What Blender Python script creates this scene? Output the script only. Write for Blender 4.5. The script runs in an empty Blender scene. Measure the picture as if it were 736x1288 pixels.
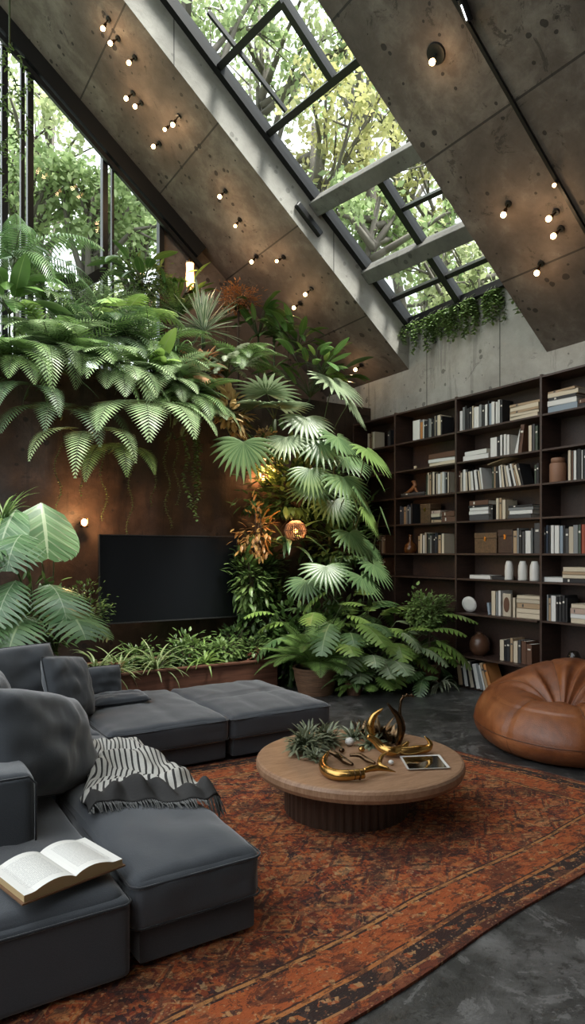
import bpy, math, random
from mathutils import Vector, noise
R = math.radians
C = bpy.context.scene.collection
random.seed(11)
# ------------------------------------------------------------------ camera, world, exposure
YAW = R(32.3)
FPX = 850.0; HOR = 695.0; CAMZ = 1.7
cam_d = bpy.data.cameras.new('camera'); cam = bpy.data.objects.new('camera', cam_d); C.objects.link(cam)
cam_d.sensor_fit = 'HORIZONTAL'; cam_d.sensor_width = 36; cam_d.lens = 36 * FPX / 736
cam_d.shift_y = (HOR - 644) / 736
cam.location = (0, 0, CAMZ); cam.rotation_euler = (R(90), 0, -YAW); cam_d.clip_end = 300
bpy.context.scene.camera = cam
w = bpy.data.worlds.new('overcast_sky'); bpy.context.scene.world = w; w.use_nodes = True
nt = w.node_tree; nt.nodes.clear()
wo = nt.nodes.new('ShaderNodeOutputWorld'); bg = nt.nodes.new('ShaderNodeBackground')
tc = nt.nodes.new('ShaderNodeTexCoord'); sp = nt.nodes.new('ShaderNodeSeparateXYZ'); rp = nt.nodes.new('ShaderNodeValToRGB')
nt.links.new(tc.outputs['Generated'], sp.inputs[0]); nt.links.new(sp.outputs[2], rp.inputs[0])
rp.color_ramp.elements[0].position = 0.0; rp.color_ramp.elements[0].color = (.55, .60, .60, 1)
rp.color_ramp.elements[1].position = 0.6; rp.color_ramp.elements[1].color = (.90, .96, 1.0, 1)
nt.links.new(rp.outputs[0], bg.inputs[0]); bg.inputs[1].default_value = 1.9
nt.links.new(bg.outputs[0], wo.inputs[0])
def add_sun(name, rot, energy, angle, col):
    d = bpy.data.lights.new(name, 'SUN'); d.energy = energy; d.angle = R(angle); d.color = col
    o = bpy.data.objects.new(name, d); C.objects.link(o); o.rotation_euler = rot; return o
# hazy high sun that falls through the skylight onto the planted wall
sun = add_sun('sun', (0, 0, 0), 7.5, 16, (1, .96, .88))
sun.rotation_euler = Vector((-.16, .33, -.93)).to_track_quat('-Z', 'Y').to_euler()
vs = bpy.context.scene.view_settings
vs.view_transform = 'Standard'; vs.look = 'None'; vs.gamma = 1; vs.use_curve_mapping = False
vs.exposure = 0.75

# ------------------------------------------------------------------ helpers
def ray(px, py):
    u = (px - 368) / FPX
    return Vector((math.sin(YAW) + u * math.cos(YAW), math.cos(YAW) - u * math.sin(YAW), (HOR - py) / FPX))
O = Vector((0, 0, CAMZ))
def atX(px, py, X): d = ray(px, py); return O + d * (X / d.x)
def atY(px, py, Y): d = ray(px, py); return O + d * (Y / d.y)
def atZ(px, py, z): d = ray(px, py); return O + d * ((z - CAMZ) / d.z)
def atT(px, py, t): return O + ray(px, py) * t
SL = .83; XW = 6.7
def atS(px, py, zr):                                 # on a roof plane z = zr + SL*(XW-X)
    d = ray(px, py); t = (zr + SL * XW - CAMZ) / (d.z + SL * d.x); return O + d * t
def V(*a): return Vector(a)
class MB:
    def __init__(s): s.v = []; s.f = []; s.uv = []; s.m = []
    def add(s, vs_, fs, uvs=None, mi=0):
        b = len(s.v); s.v += [Vector(p) for p in vs_]
        for i, f in enumerate(fs):
            s.f.append(tuple(b + k for k in f)); s.m.append(mi)
            s.uv.append([uvs[k] for k in f] if uvs else [(0.5, 0.5)] * len(f))
    def build(s, name, mats, parent=None, smooth=False, bevel=0, origin=None, sub=0):
        if not isinstance(mats, (list, tuple)): mats = [mats]
        if parent is not None: org = ORG[parent]
        elif origin is not None: org = Vector(origin)
        else:
            xs = [p.x for p in s.v]; ys = [p.y for p in s.v]; zs = [p.z for p in s.v]
            org = V((min(xs) + max(xs)) / 2, (min(ys) + max(ys)) / 2, min(zs))
        me = bpy.data.meshes.new(name)
        me.from_pydata([tuple(p - org) for p in s.v], [], s.f); me.update()
        ul = me.uv_layers.new(name='UVMap'); k = 0; flat = []
        for u in s.uv:
            for a in u: flat += [a[0], a[1]]
        ul.data.foreach_set('uv', flat)
        for m_ in mats: me.materials.append(m_)
        me.polygons.foreach_set('material_index', s.m)
        if smooth: me.polygons.foreach_set('use_smooth', [True] * len(s.f))
        o = bpy.data.objects.new(name, me); C.objects.link(o)
        if parent is not None: o.parent = parent
        else: o.location = org
        ORG[o] = org
        if bevel:
            b = o.modifiers.new('bevel', 'BEVEL'); b.width = bevel; b.segments = 2; b.limit_method = 'ANGLE'
        if sub:
            b = o.modifiers.new('sub', 'SUBSURF'); b.levels = sub; b.render_levels = sub
        return o
ORG = {}
def thing(name, label, cat, loc, group=None):
    o = bpy.data.objects.new(name, None); C.objects.link(o); o.location = loc; o.empty_display_size = .1
    ORG[o] = Vector(loc); return tag(o, label, cat, group)
def tag(o, label, cat, group=None):
    o['label'] = label; o['category'] = cat
    if group: o['group'] = group
    return o
def struct(o): o['kind'] = 'structure'; return o
def box(mb, x0, x1, y0, y1, z0, z1, mi=0):
    mb.add([(x0,y0,z0),(x1,y0,z0),(x1,y1,z0),(x0,y1,z0),(x0,y0,z1),(x1,y0,z1),(x1,y1,z1),(x0,y1,z1)],
           [(3,2,1,0),(4,5,6,7),(0,1,5,4),(1,2,6,5),(2,3,7,6),(3,0,4,7)], mi=mi)
def obox(mb, c, ax, ay, az, mi=0):                   # oriented box, half axes
    c = Vector(c); p = [c + ax * i + ay * j + az * k for k in (-1, 1) for (i, j) in ((-1,-1),(1,-1),(1,1),(-1,1))]
    mb.add(p, [(3,2,1,0),(4,5,6,7),(0,1,5,4),(1,2,6,5),(2,3,7,6),(3,0,4,7)], mi=mi)
def bar(mb, a, b, w_, h_, up=V(0,0,1), mi=0):
    a = Vector(a); b = Vector(b); d = (b - a); L = d.length; d.normalize()
    s = d.cross(up).normalized(); n = s.cross(d)
    obox(mb, (a + b) / 2, d * L / 2, s * w_ / 2, n * h_ / 2, mi)
def tube(mb, pts, rad, n=8, cap=True, mi=0, closed=False):
    pts = [Vector(p) for p in pts]; m = len(pts)
    if not isinstance(rad, (list, tuple)): rad = [rad] * m
    ring = []; pu = None
    for i, p in enumerate(pts):
        if closed: d = pts[(i + 1) % m] - pts[i - 1]
        else: d = pts[min(i + 1, m - 1)] - pts[max(i - 1, 0)]
        d = d.normalized() if d.length > 1e-9 else V(0, 0, 1)
        if pu is None: pu = d.cross(V(0, 0, 1)) if abs(d.z) < .9 else d.cross(V(1, 0, 0))
        s = (pu - d * pu.dot(d))
        s = s.normalized() if s.length > 1e-6 else d.orthogonal().normalized()
        pu = s; t = d.cross(s)
        ring += [p + (s * math.cos(2 * math.pi * k / n) + t * math.sin(2 * math.pi * k / n)) * rad[i] for k in range(n)]
    fs = []
    for i in range(m if closed else m - 1):
        j = (i + 1) % m
        for k in range(n): fs.append((i*n+k, i*n+(k+1)%n, j*n+(k+1)%n, j*n+k))
    if cap and not closed: fs += [tuple(range(n))[::-1], tuple((m-1)*n+k for k in range(n))]
    mb.add(ring, fs, mi=mi)
def lathe(mb, c, prof, n=32, mi=0, sx=1, sy=1, ax=None):
    c = Vector(c); vs_ = []
    for r, z in prof:
        for k in range(n):
            a = 2 * math.pi * k / n; q = V(r * math.cos(a) * sx, r * math.sin(a) * sy, z)
            if ax: q = ax.to_track_quat('Z', 'Y') @ q
            vs_.append(c + q)
    fs = []
    for i in range(len(prof) - 1):
        for k in range(n): fs.append((i*n+k, i*n+(k+1)%n, (i+1)*n+(k+1)%n, (i+1)*n+k))
    if prof[0][0] > 1e-6: fs.append(tuple(range(n))[::-1])
    if prof[-1][0] > 1e-6: fs.append(tuple((len(prof)-1)*n+k for k in range(n)))
    mb.add(vs_, fs, mi=mi)
def ball(mb, c, r, n=12, sz=1, mi=0):
    lathe(mb, c, [(r * math.sin(math.pi * i / n) , -r * math.cos(math.pi * i / n) * sz) for i in range(n + 1)], n=n * 2, mi=mi)

# ------------------------------------------------------------------ materials
def mat(name, col=(.5,.5,.5), rough=.6, metal=0, **k):
    m = bpy.data.materials.new(name); m.use_nodes = True; b = m.node_tree.nodes['Principled BSDF']
    b.inputs['Base Color'].default_value = (*col, 1); b.inputs['Roughness'].default_value = rough; b.inputs['Metallic'].default_value = metal
    for a, v_ in k.items(): b.inputs[a].default_value = v_
    return m
class NT:
    def __init__(s, m): s.t = m.node_tree; s.b = s.t.nodes['Principled BSDF']; s.o = s.t.nodes['Material Output']
    def n(s, typ, **k):
        x = s.t.nodes.new(typ)
        for a, v_ in k.items():
            if a.startswith('i_'):
                q = a[2:]; x.inputs[int(q) if q.isdigit() else q.replace('_', ' ')].default_value = v_
            else: setattr(x, a, v_)
        return x
    def l(s, a, b): s.t.links.new(a, b); return b
    def math(s, op, a, b=None, c=None):
        x = s.n('ShaderNodeMath', operation=op)
        for i, q in enumerate((a, b, c)):
            if q is None: continue
            if isinstance(q, (int, float)): x.inputs[i].default_value = q
            else: s.l(q, x.inputs[i])
        return x.outputs[0]
    def ramp(s, fac, stops, const=False):
        x = s.n('ShaderNodeValToRGB'); cr = x.color_ramp
        if const: cr.interpolation = 'CONSTANT'
        while len(cr.elements) < len(stops): cr.elements.new(.5)
        for e, (p, c) in zip(cr.elements, stops): e.position = p; e.color = (*c, 1)
        s.l(fac, x.inputs[0]); return x.outputs[0]
    def mix(s, fac, a, b, blend='MIX'):
        x = s.n('ShaderNodeMix', data_type='RGBA', blend_type=blend)
        for i, q in ((0, fac), (6, a), (7, b)):
            if isinstance(q, (int, float)): x.inputs[i].default_value = q
            elif isinstance(q, tuple): x.inputs[i].default_value = (*q, 1)
            else: s.l(q, x.inputs[i])
        return x.outputs[2]
    def noise(s, co, sc, det=4, rough=.55, dist=0):
        x = s.n('ShaderNodeTexNoise', i_Scale=sc, i_Detail=det, i_Roughness=rough, i_Distortion=dist); s.l(co, x.inputs['Vector']); return x.outputs[0]
    def vor(s, co, sc, feat='F1', dist='EUCLIDEAN', rnd=1):
        x = s.n('ShaderNodeTexVoronoi', feature=feat, i_Scale=sc, i_Randomness=rnd)
        if feat != 'DISTANCE_TO_EDGE': x.distance = dist
        s.l(co, x.inputs['Vector']); return x
    def bump(s, h, st, d=.02):
        x = s.n('ShaderNodeBump', i_Strength=st, i_Distance=d); s.l(h, x.inputs['Height']); s.l(x.outputs[0], s.b.inputs['Normal']); return x
    def pos(s): return s.n('ShaderNodeNewGeometry').outputs['Position']
    def base(s, c): s.l(c, s.b.inputs['Base Color'])
def mapped(k, co, scale, rot=(0,0,0)):
    x = k.n('ShaderNodeMapping'); x.inputs['Scale'].default_value = scale; x.inputs['Rotation'].default_value = rot; k.l(co, x.inputs[0]); return x.outputs[0]

def concrete(name, a, b, c, joints=None, pits=1.0, rough=.75, streak=False, scuff=False):
    m = mat(name, a, rough); k = NT(m); p = k.pos()
    n1 = k.noise(p, .9, 8, .62, .6); n2 = k.noise(p, 5, 8, .7, .3)
    col = k.ramp(k.math('ADD', k.math('MULTIPLY', n1, .65), k.math('MULTIPLY', n2, .35)), [(.34, a), (.5, b), (.66, c)])
    if streak:
        n3 = k.noise(mapped(k, p, (3, 3, .25)), 2.2, 6, .7)
        col = k.mix(k.math('MULTIPLY', k.math('GREATER_THAN', n3, .56), .35), col, tuple(x * .55 for x in a))
    v1 = k.vor(p, 7); wob = k.noise(p, 3, 3)
    pit = k.math('MULTIPLY', k.math('LESS_THAN', v1.outputs[0], k.math('MULTIPLY', k.math('POWER', wob, 3), .95)), .75 * pits)
    n4 = k.noise(p, 2.3, 10, .8, 1.5)
    blot = k.math('MULTIPLY', k.math('GREATER_THAN', n4, .60), .55 * pits)
    col = k.mix(pit, col, tuple(x * .35 for x in a)); col = k.mix(blot, col, tuple(x * .5 for x in a))
    if scuff:
        sc_ = k.noise(p, 1.7, 12, .78, 2.2); fi = k.noise(p, 22, 8, .8)
        col = k.mix(k.math('MULTIPLY', k.math('GREATER_THAN', k.math('ADD', k.math('MULTIPLY', sc_, .8), k.math('MULTIPLY', fi, .25)), .575), .5), col, tuple(x * 1.15 for x in c))
        col = k.mix(k.math('MULTIPLY', k.math('LESS_THAN', k.math('ADD', k.math('MULTIPLY', sc_, .5), k.math('MULTIPLY', fi, .5)), .45), .6), col, tuple(x * .6 for x in a))
    h = k.math('SUBTRACT', n2, pit)
    if joints:
        s = k.n('ShaderNodeSeparateXYZ'); k.l(p, s.inputs[0])
        fr = k.math('FRACT', k.math('DIVIDE', k.math('ADD', s.outputs['XYZ'.index(joints[0])], joints[2]), joints[1]))
        j = k.math('LESS_THAN', k.math('ABSOLUTE', k.math('SUBTRACT', fr, .5)), .008 / joints[1])
        col = k.mix(k.math('MULTIPLY', j, .8), col, tuple(x * .2 for x in a)); h = k.math('SUBTRACT', h, j)
    k.base(col); k.bump(h, .5, .02); return m
M = {}
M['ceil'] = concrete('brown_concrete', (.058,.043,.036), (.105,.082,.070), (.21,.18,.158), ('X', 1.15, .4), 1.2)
M['wellside'] = concrete('daylit_concrete', (.22,.21,.19), (.31,.30,.275), (.40,.39,.36), ('X', 2.3, .4), .6, .7)  # ceiling slab's well faces: daylight on them put into a lighter colour
M['wallgrey'] = concrete('wall_concrete', (.20,.19,.17), (.29,.28,.25), (.37,.36,.33), ('Y', 1.3, .1), .9, .8, True)
M['rustwall'] = concrete('rusted_wall', (.012,.008,.006), (.036,.020,.013), (.085,.050,.036), None, 1.0, .6, True)
M['floor'] = concrete('polished_floor', (.014,.014,.014), (.048,.047,.046), (.19,.185,.18), None, .06, .33, False, True)
M['black'] = mat('black_steel', (.012,.012,.013), .4, .3)
M['steel'] = concrete('grey_beam', (.07,.068,.062), (.12,.115,.105), (.18,.175,.16), None, .8)
def glassmat():
    m = bpy.data.materials.new('window_glass'); m.use_nodes = True; t = m.node_tree; t.nodes.clear()
    o = t.nodes.new('ShaderNodeOutputMaterial'); a = t.nodes.new('ShaderNodeBsdfTransparent'); g = t.nodes.new('ShaderNodeBsdfGlossy'); x = t.nodes.new('ShaderNodeMixShader')
    f = t.nodes.new('ShaderNodeFresnel'); f.inputs[0].default_value = 1.3; a.inputs[0].default_value = (.93,.96,.95,1); g.inputs[1].default_value = .03
    t.links.new(f.outputs[0], x.inputs[0]); t.links.new(a.outputs[0], x.inputs[1]); t.links.new(g.outputs[0], x.inputs[2]); t.links.new(x.outputs[0], o.inputs[0]); return m
M['glass'] = glassmat()
def wood(name, a, b, rough=.45, sc=(1, 8, 8), bands=4):
    m = mat(name, a, rough); k = NT(m); p = k.n('ShaderNodeTexCoord').outputs['Object']
    q = mapped(k, p, sc); n1 = k.noise(q, bands, 6, .65, 1.2); n2 = k.noise(q, bands * 7, 3, .6)
    k.base(k.ramp(k.math('ADD', k.math('MULTIPLY', n1, .7), k.math('MULTIPLY', n2, .3)), [(.35, a), (.65, b)])); k.bump(n2, .15, .005); return m
M['darkwood'] = wood('dark_walnut', (.024,.013,.010), (.062,.033,.024), .45)
M['tablewood'] = wood('oiled_oak', (.22,.115,.062), (.40,.24,.145), .42, (1.5, 9, 2), 3)
M['basewood'] = wood('dark_oak', (.035,.020,.013), (.08,.045,.03), .5, (9, 9, .6), 3)
M['corten'] = wood('reddish_planter_board', (.07,.026,.016), (.18,.075,.045), .55, (.4, 6, 9), 2)
def fabric(name, a, b, rough=.95, sc=220):
    m = mat(name, a, rough, 0); k = NT(m); p = k.n('ShaderNodeTexCoord').outputs['Object']
    n1 = k.noise(p, sc, 2); n2 = k.noise(p, 4, 5)
    k.base(k.mix(k.math('ADD', k.math('MULTIPLY', n1, .5), k.math('MULTIPLY', n2, .5)), a, b)); k.bump(k.math('ADD', n1, k.math('MULTIPLY', n2, 1.5)), .25, .006)
    k.b.inputs['Sheen Weight'].default_value = .6; k.b.inputs['Sheen Roughness'].default_value = .4; return m
M['sofa'] = fabric('charcoal_velvet', (.034,.038,.045), (.072,.079,.090))
M['pillow'] = fabric('charcoal_linen', (.034,.038,.045), (.070,.077,.086))
M['pipe'] = fabric('dark_piping', (.008,.009,.012), (.018,.020,.024))
def leaf(name, a, b, rib=None, rough=.38, tr=.25, ribw=.07, vein=0, edge=None):
    m = mat(name, a, rough); k = NT(m); g = k.n('ShaderNodeNewGeometry'); uv = k.n('ShaderNodeUVMap'); s = k.n('ShaderNodeSeparateXYZ'); k.l(uv.outputs[0], s.inputs[0])
    n1 = k.noise(g.outputs['Position'], 6, 3)
    f = k.math('ADD', k.math('MULTIPLY', g.outputs['Random Per Island'], .6), k.math('MULTIPLY', n1, .4))
    col = k.mix(f, a, b)
    if vein:
        wv = k.math('SINE', k.math('SUBTRACT', k.math('MULTIPLY', s.outputs[1], vein), k.math('MULTIPLY', s.outputs[0], 6)))
        col = k.mix(k.math('MULTIPLY', k.math('GREATER_THAN', wv, .85), .35), col, rib or b)
    if edge: col = k.mix(k.math('MULTIPLY', k.math('GREATER_THAN', s.outputs[0], .5), .9), col, edge)
    if rib: col = k.mix(k.math('MULTIPLY', k.math('LESS_THAN', s.outputs[0], ribw), .8), col, rib)
    k.base(col)
    tb = k.n('ShaderNodeBsdfTranslucent'); k.l(col, tb.inputs[0]); x = k.n('ShaderNodeMixShader', i_0=tr)
    k.l(k.b.outputs[0], x.inputs[1]); k.l(tb.outputs[0], x.inputs[2]); k.l(x.outputs[0], k.o.inputs[0]); return m
M['fern'] = leaf('fern_green', (.06,.13,.035), (.22,.34,.11), rough=.5)
M['fernpale'] = leaf('pale_fern_green', (.15,.25,.10), (.38,.48,.26), rough=.45)
M['ferndark'] = leaf('dark_fern_green', (.03,.065,.028), (.10,.17,.07), rough=.5)
M['palm'] = leaf('palm_green', (.05,.12,.045), (.19,.30,.12), (.30,.38,.19), .33)
M['palmbright'] = leaf('bright_palm_green', (.12,.22,.05), (.26,.40,.12), (.34,.45,.18), .35)
M['palmpale'] = leaf('silvery_palm_green', (.16,.24,.12), (.38,.46,.28), (.50,.54,.38), .35)
M['monstera'] = leaf('monstera_green', (.05,.12,.05), (.18,.30,.14), (.38,.46,.30), .27, .15, .035, 40)
M['philo'] = leaf('philodendron_green', (.13,.24,.05), (.32,.46,.12), (.30,.38,.16), .35)
M['broad'] = leaf('glossy_deep_green', (.04,.10,.03), (.15,.27,.07), (.26,.36,.14), .28, .15, .05)
M['varieg'] = leaf('cream_edged_green', (.10,.17,.10), (.20,.28,.17), (.30,.38,.25), .35, .2, .06, 0, (.66,.68,.55))
M['spider'] = leaf('spider_plant_green', (.14,.24,.07), (.24,.34,.12), (.55,.56,.38), .4, .25, .28)
M['croton'] = leaf('orange_croton', (.40,.13,.035), (.42,.28,.08), (.5,.35,.15), .4)
M['gold'] = leaf('golden_leaf', (.42,.26,.10), (.62,.48,.24), (.7,.6,.35), .45)
M['shrub'] = leaf('small_leaf_green', (.025,.06,.02), (.15,.25,.07), None, .4)
M['shrublight'] = leaf('light_small_leaf_green', (.07,.14,.035), (.24,.34,.11), None, .4)
M['dried'] = leaf('dried_orange_flower', (.30,.12,.04), (.50,.25,.11), None, .8)
M['terraleaf'] = leaf('dry_bract', (.50,.24,.11), (.58,.34,.18), None, .7)
M['silver'] = leaf('silver_sage', (.20,.25,.15), (.48,.52,.38), (.6,.62,.5), .35)
M['red'] = leaf('reddish_succulent', (.12,.03,.02), (.30,.11,.07), None, .45)
M['tree1'] = leaf('tree_leaf_green', (.20,.30,.12), (.46,.56,.28), None, .6, .5)
M['tree2'] = leaf('tree_leaf_olive', (.26,.32,.15), (.55,.60,.34), None, .6, .5)
M['tree3'] = leaf('tree_leaf_yellow', (.32,.34,.13), (.58,.55,.26), None, .6, .5)
M['bark'] = mat('bark', (.13,.115,.10), .9)
M['stem'] = mat('green_stem', (.05,.07,.025), .6)
M['brownstem'] = mat('brown_stem', (.05,.03,.018), .7)
M['soil'] = mat('dark_soil', (.018,.012,.009), 1)
M['terracotta'] = wood('terracotta', (.10,.045,.025), (.20,.10,.06), .8, (1, 1, 1), 5)
M['basket'] = wood('woven_basket', (.08,.04,.022), (.22,.12,.065), .8, (1, 1, 20), 3)
M['brass'] = mat('polished_brass', (.50,.29,.09), .25, 1)
M['bronze'] = mat('dark_bronze', (.09,.055,.03), .25, 1)
M['white'] = mat('white_ceramic', (.62,.60,.56), .35)
M['paper'] = mat('book_paper', (.62,.58,.50), .9)
M['page'] = mat('white_page', (.80,.79,.76), .8)
def emi(name, col, st):
    m = mat(name, col, .5); b = m.node_tree.nodes['Principled BSDF']; b.inputs['Emission Color'].default_value = (*col, 1); b.inputs['Emission Strength'].default_value = st; return m
M['bulb'] = emi('glowing_bulb', (1, .62, .28), 9)
M['bulbsoft'] = emi('amber_lamp_glow', (1, .38, .10), 3)
# ------------------------------------------------------------------ structure
fl = MB(); box(fl, -3, 6.9, -6, 9.7, -.15, 0); struct(fl.build('floor', M['floor']))
def prism(mb, X0, X1, Y0, Y1, zlow, th):            # sloping slab, follows the roof pitch
    p = []
    for dz in (0, th):
        for (x, y) in ((X0, Y0), (X1, Y0), (X1, Y1), (X0, Y1)): p.append((x, y, zlow + SL * (XW - x) + dz))
    mb.add(p, [(3,2,1,0),(4,5,6,7),(0,1,5,4),(1,2,6,5),(2,3,7,6),(3,0,4,7)])
ZL, ZR, ZG = 4.37, 4.03, 5.00
YL, YR = 7.42, 5.06
s = MB()
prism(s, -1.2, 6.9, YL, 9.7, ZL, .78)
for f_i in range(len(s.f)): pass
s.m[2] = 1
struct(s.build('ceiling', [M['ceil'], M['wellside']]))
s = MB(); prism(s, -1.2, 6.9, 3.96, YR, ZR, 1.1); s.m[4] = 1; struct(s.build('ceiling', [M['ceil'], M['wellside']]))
s = MB(); prism(s, -1.2, 6.9, -9.0, 3.93, ZR, 1.1); struct(s.build('ceiling', M['ceil']))  # extended out of view behind the camera so sun enters only by the skylight
s = MB(); box(s, 6.7, 6.9, -6, 9.7, 0, 4.98); struct(s.build('wall_right', M['wallgrey']))
# lower back wall: a thick planted ledge, the gable window stands behind it
s = MB()
nx, nz = 130, 60
vsx = []; fsx = []
for i in range(nx + 1):
    for j in range(nz + 1):
        x = -3 + 9.7 * i / nx; z = 3.95 * j / nz
        y = 8.3 + .10 * noise.noise(V(x * 1.1, z * 1.1, 3)) + .04 * noise.noise(V(x * 3, z * 1.5, 1)) + .012 * noise.noise(V(x * 11, z * 4, 1)) if 0 < i < nx else 8.3
        vsx.append((x, y, z))
for i in range(nx):
    for j in range(nz):
        a = i * (nz + 1) + j; fsx.append((a, a + nz + 1, a + nz + 2, a + 1))
s.add(vsx, fsx); nsm = len(fsx); box(s, -3, 6.7, 8.45, 9.5, 0, 3.85); box(s, -3, 6.7, 8.3, 9.5, 3.84, 3.96)
o = struct(s.build('wall_back', M['rustwall'], smooth=False)); o.data.polygons.foreach_set('use_smooth', [i < nsm for i in range(len(o.data.polygons))])
s = MB()                                             # gable wall round the window
def gz(x): return ZL + SL * (XW - x)
s.add([(3.74,9.5,3.5),(6.9,9.5,3.5),(6.9,9.5,gz(6.9)+.2),(3.74,9.5,gz(3.74)+.2),(3.74,9.7,3.5),(6.9,9.7,3.5),(6.9,9.7,gz(6.9)+.2),(3.74,9.7,gz(3.74)+.2)],
      [(0,1,2,3),(7,6,5,4),(0,4,5,1),(1,5,6,2),(2,6,7,3),(3,7,4,0)])
struct(s.build('wall_gable', M['ceil']))
s = MB()
for x in (1.54, 1.86, 2.86, 3.70): bar(s, (x, 9.52, 3.5), (x, 9.52, gz(x) + .1), .075, .12, V(0, 1, 0))
bar(s, (1.86 - .1, 9.5, 3.5), (1.76, 9.5, gz(1.76)), .05, .1, V(0,1,0)); bar(s, (2.97, 9.5, 3.5), (2.97, 9.5, gz(2.97)), .03, .08, V(0,1,0))
a = V(-1.2, 9.40, gz(-1.2) - .12); b = V(4.3, 9.40, gz(4.3) - .12); bar(s, a, b, .14, .24, V(0, 0, 1))
bar(s, a + V(0,.0,-.22), b + V(0,.0,-.22), .06, .06)
bar(s, atY(30, 318, 9.4), atY(92, 362, 9.4), .08, .09); bar(s, atY(92, 365, 9.4), atY(135, 340, 9.4), .10, .13); bar(s, atY(88, 345, 9.4), atY(105, 420, 9.4), .08, .1)
struct(s.build('window_1', M['black']))
s = MB(); s.add([(-1.2,9.55,3.5),(3.74,9.55,3.5),(3.74,9.55,gz(3.74)),(-1.2,9.55,gz(-1.2))], [(0,1,2,3)]); struct(s.build('window_pane_1', M['glass']))
# skylight
s = MB(); s.add([(x, y, ZG + SL * (XW - x)) for (x, y) in ((-1.2, YR - .1), (6.75, YR - .1), (6.75, YL + .1), (-1.2, YL + .1))], [(0,1,2,3)])
struct(s.build('window_pane_2', M['glass']))
NUP = V(SL, 0, 1).normalized()
s = MB()
def g(px, py): return atS(px, py, ZG)
for (p, q, w_, h_) in [((470,62),(338,168),.08,.10), ((357,2),(418,97),.08,.10), ((262,15),(360,140),.035,.05), ((276,85),(357,2),.08,.09),
                       ((480,225),(590,395),.10,.12), ((508,262),(572,232),.05,.08), ((490,378),(625,320),.06,.08), ((600,395),(660,378),.06,.08)]:
    bar(s, g(*p), g(*q), w_, h_, NUP)
bar(s, V(-1.2, YL - .04, ZG + SL * (XW + 1.2)), V(6.7, YL - .04, ZG), .10, .14, NUP)
bar(s, V(-1.2, YR + .02, ZG + SL * (XW + 1.2)), V(6.7, YR + .02, ZG), .10, .14, NUP)
bar(s, V(6.66, YR, ZG + .03), V(6.66, YL, ZG + .03), .1, .1)
struct(s.build('window_2', M['black']))
for (p, q) in (((392, 262), (560, 168)), ((450, 350), (612, 278))):
    s = MB(); a = g(*p) - NUP * .04; b = g(*q) - NUP * .04; d = (b - a)
    a = a + d * ((YL - a.y) / d.y); b = a + d * ((YR - a.y) / d.y); bar(s, a, b, .20, .20, NUP); struct(s.build('trim_1', M['steel'], bevel=.01))
# concrete bracket under the left end of the upper cross beam
s = MB(); a = g(398, 262) - NUP * .28; obox(s, a + V(0, -.05, -.02), V(.19, 0, -.158), V(0, .07, 0), NUP * .05); struct(s.build('trim_2', M['black'], bevel=.02))
# left wall: unseen, kept low; the open side above is added to let daylight in
s = MB(); box(s, -3, -2.8, -2.5, 9.7, 0, .5); struct(s.build('wall_left', M['wallgrey']))
s = MB(); box(s, -3, 6.9, -6.2, -6, 0, 14); struct(s.build('shade_wall_front', M['ceil']))  # unseen, added behind the camera to cut ambient light and deepen contrast
s = MB(); box(s, -3, -2.8, -6, 0.5, .5, 9); struct(s.build('shade_wall_side', M['ceil']))  # unseen, added to hold back part of the daylight from the left
s = MB(); s.add([(-60,-60,-.2),(90,-60,-.2),(90,90,-.2),(-60,90,-.2)], [(0,1,2,3)])
gm = mat('garden_ground', (.07,.09,.04), 1); o = s.build('ground', gm); struct(o)

# ------------------------------------------------------------------ outdoor trees
def blade(mb, P, a, e, L, droop, W, n=5, fold=.25, prof=None, roll=0, mi=0):
    P = Vector(P); vs_ = []; uv = []
    s0 = V(-math.sin(a), math.cos(a), 0); p = P.copy(); ee = e
    for i in range(n + 1):
        t = i / n; d = V(math.cos(ee) * math.cos(a), math.cos(ee) * math.sin(a), math.sin(ee)); nr = d.cross(s0)
        s_ = s0 * math.cos(roll) + nr * math.sin(roll); nn = d.cross(s_)
        w_ = W * (prof(t) if prof else math.sin(math.pi * min(1, t * .9 + .08)) ** .7) / 2
        vs_ += [p + s_ * w_ - nn * (-fold) * w_ * -1, p, p - s_ * w_ - nn * (-fold) * w_ * -1]; uv += [(1, t), (0, t), (1, t)]
        if i < n: p = p + d * (L / n); ee -= droop / n
    fs = []
    for i in range(n): b = i * 3; fs += [(b, b+1, b+4, b+3), (b+1, b+2, b+5, b+4)]
    mb.add(vs_, fs, uv); return p
def leafquad(mb, p, d, s_, L, W):
    mb.add([p, p + d * L * .45 + s_ * W / 2, p + d * L, p + d * L * .45 - s_ * W / 2], [(0,1,2,3)], [(0,0),(1,.5),(0,1),(1,.5)])
def rvec(rg):
    while True:
        q = V(rg.uniform(-1,1), rg.uniform(-1,1), rg.uniform(-1,1))
        if .05 < q.length < 1: return q
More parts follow.
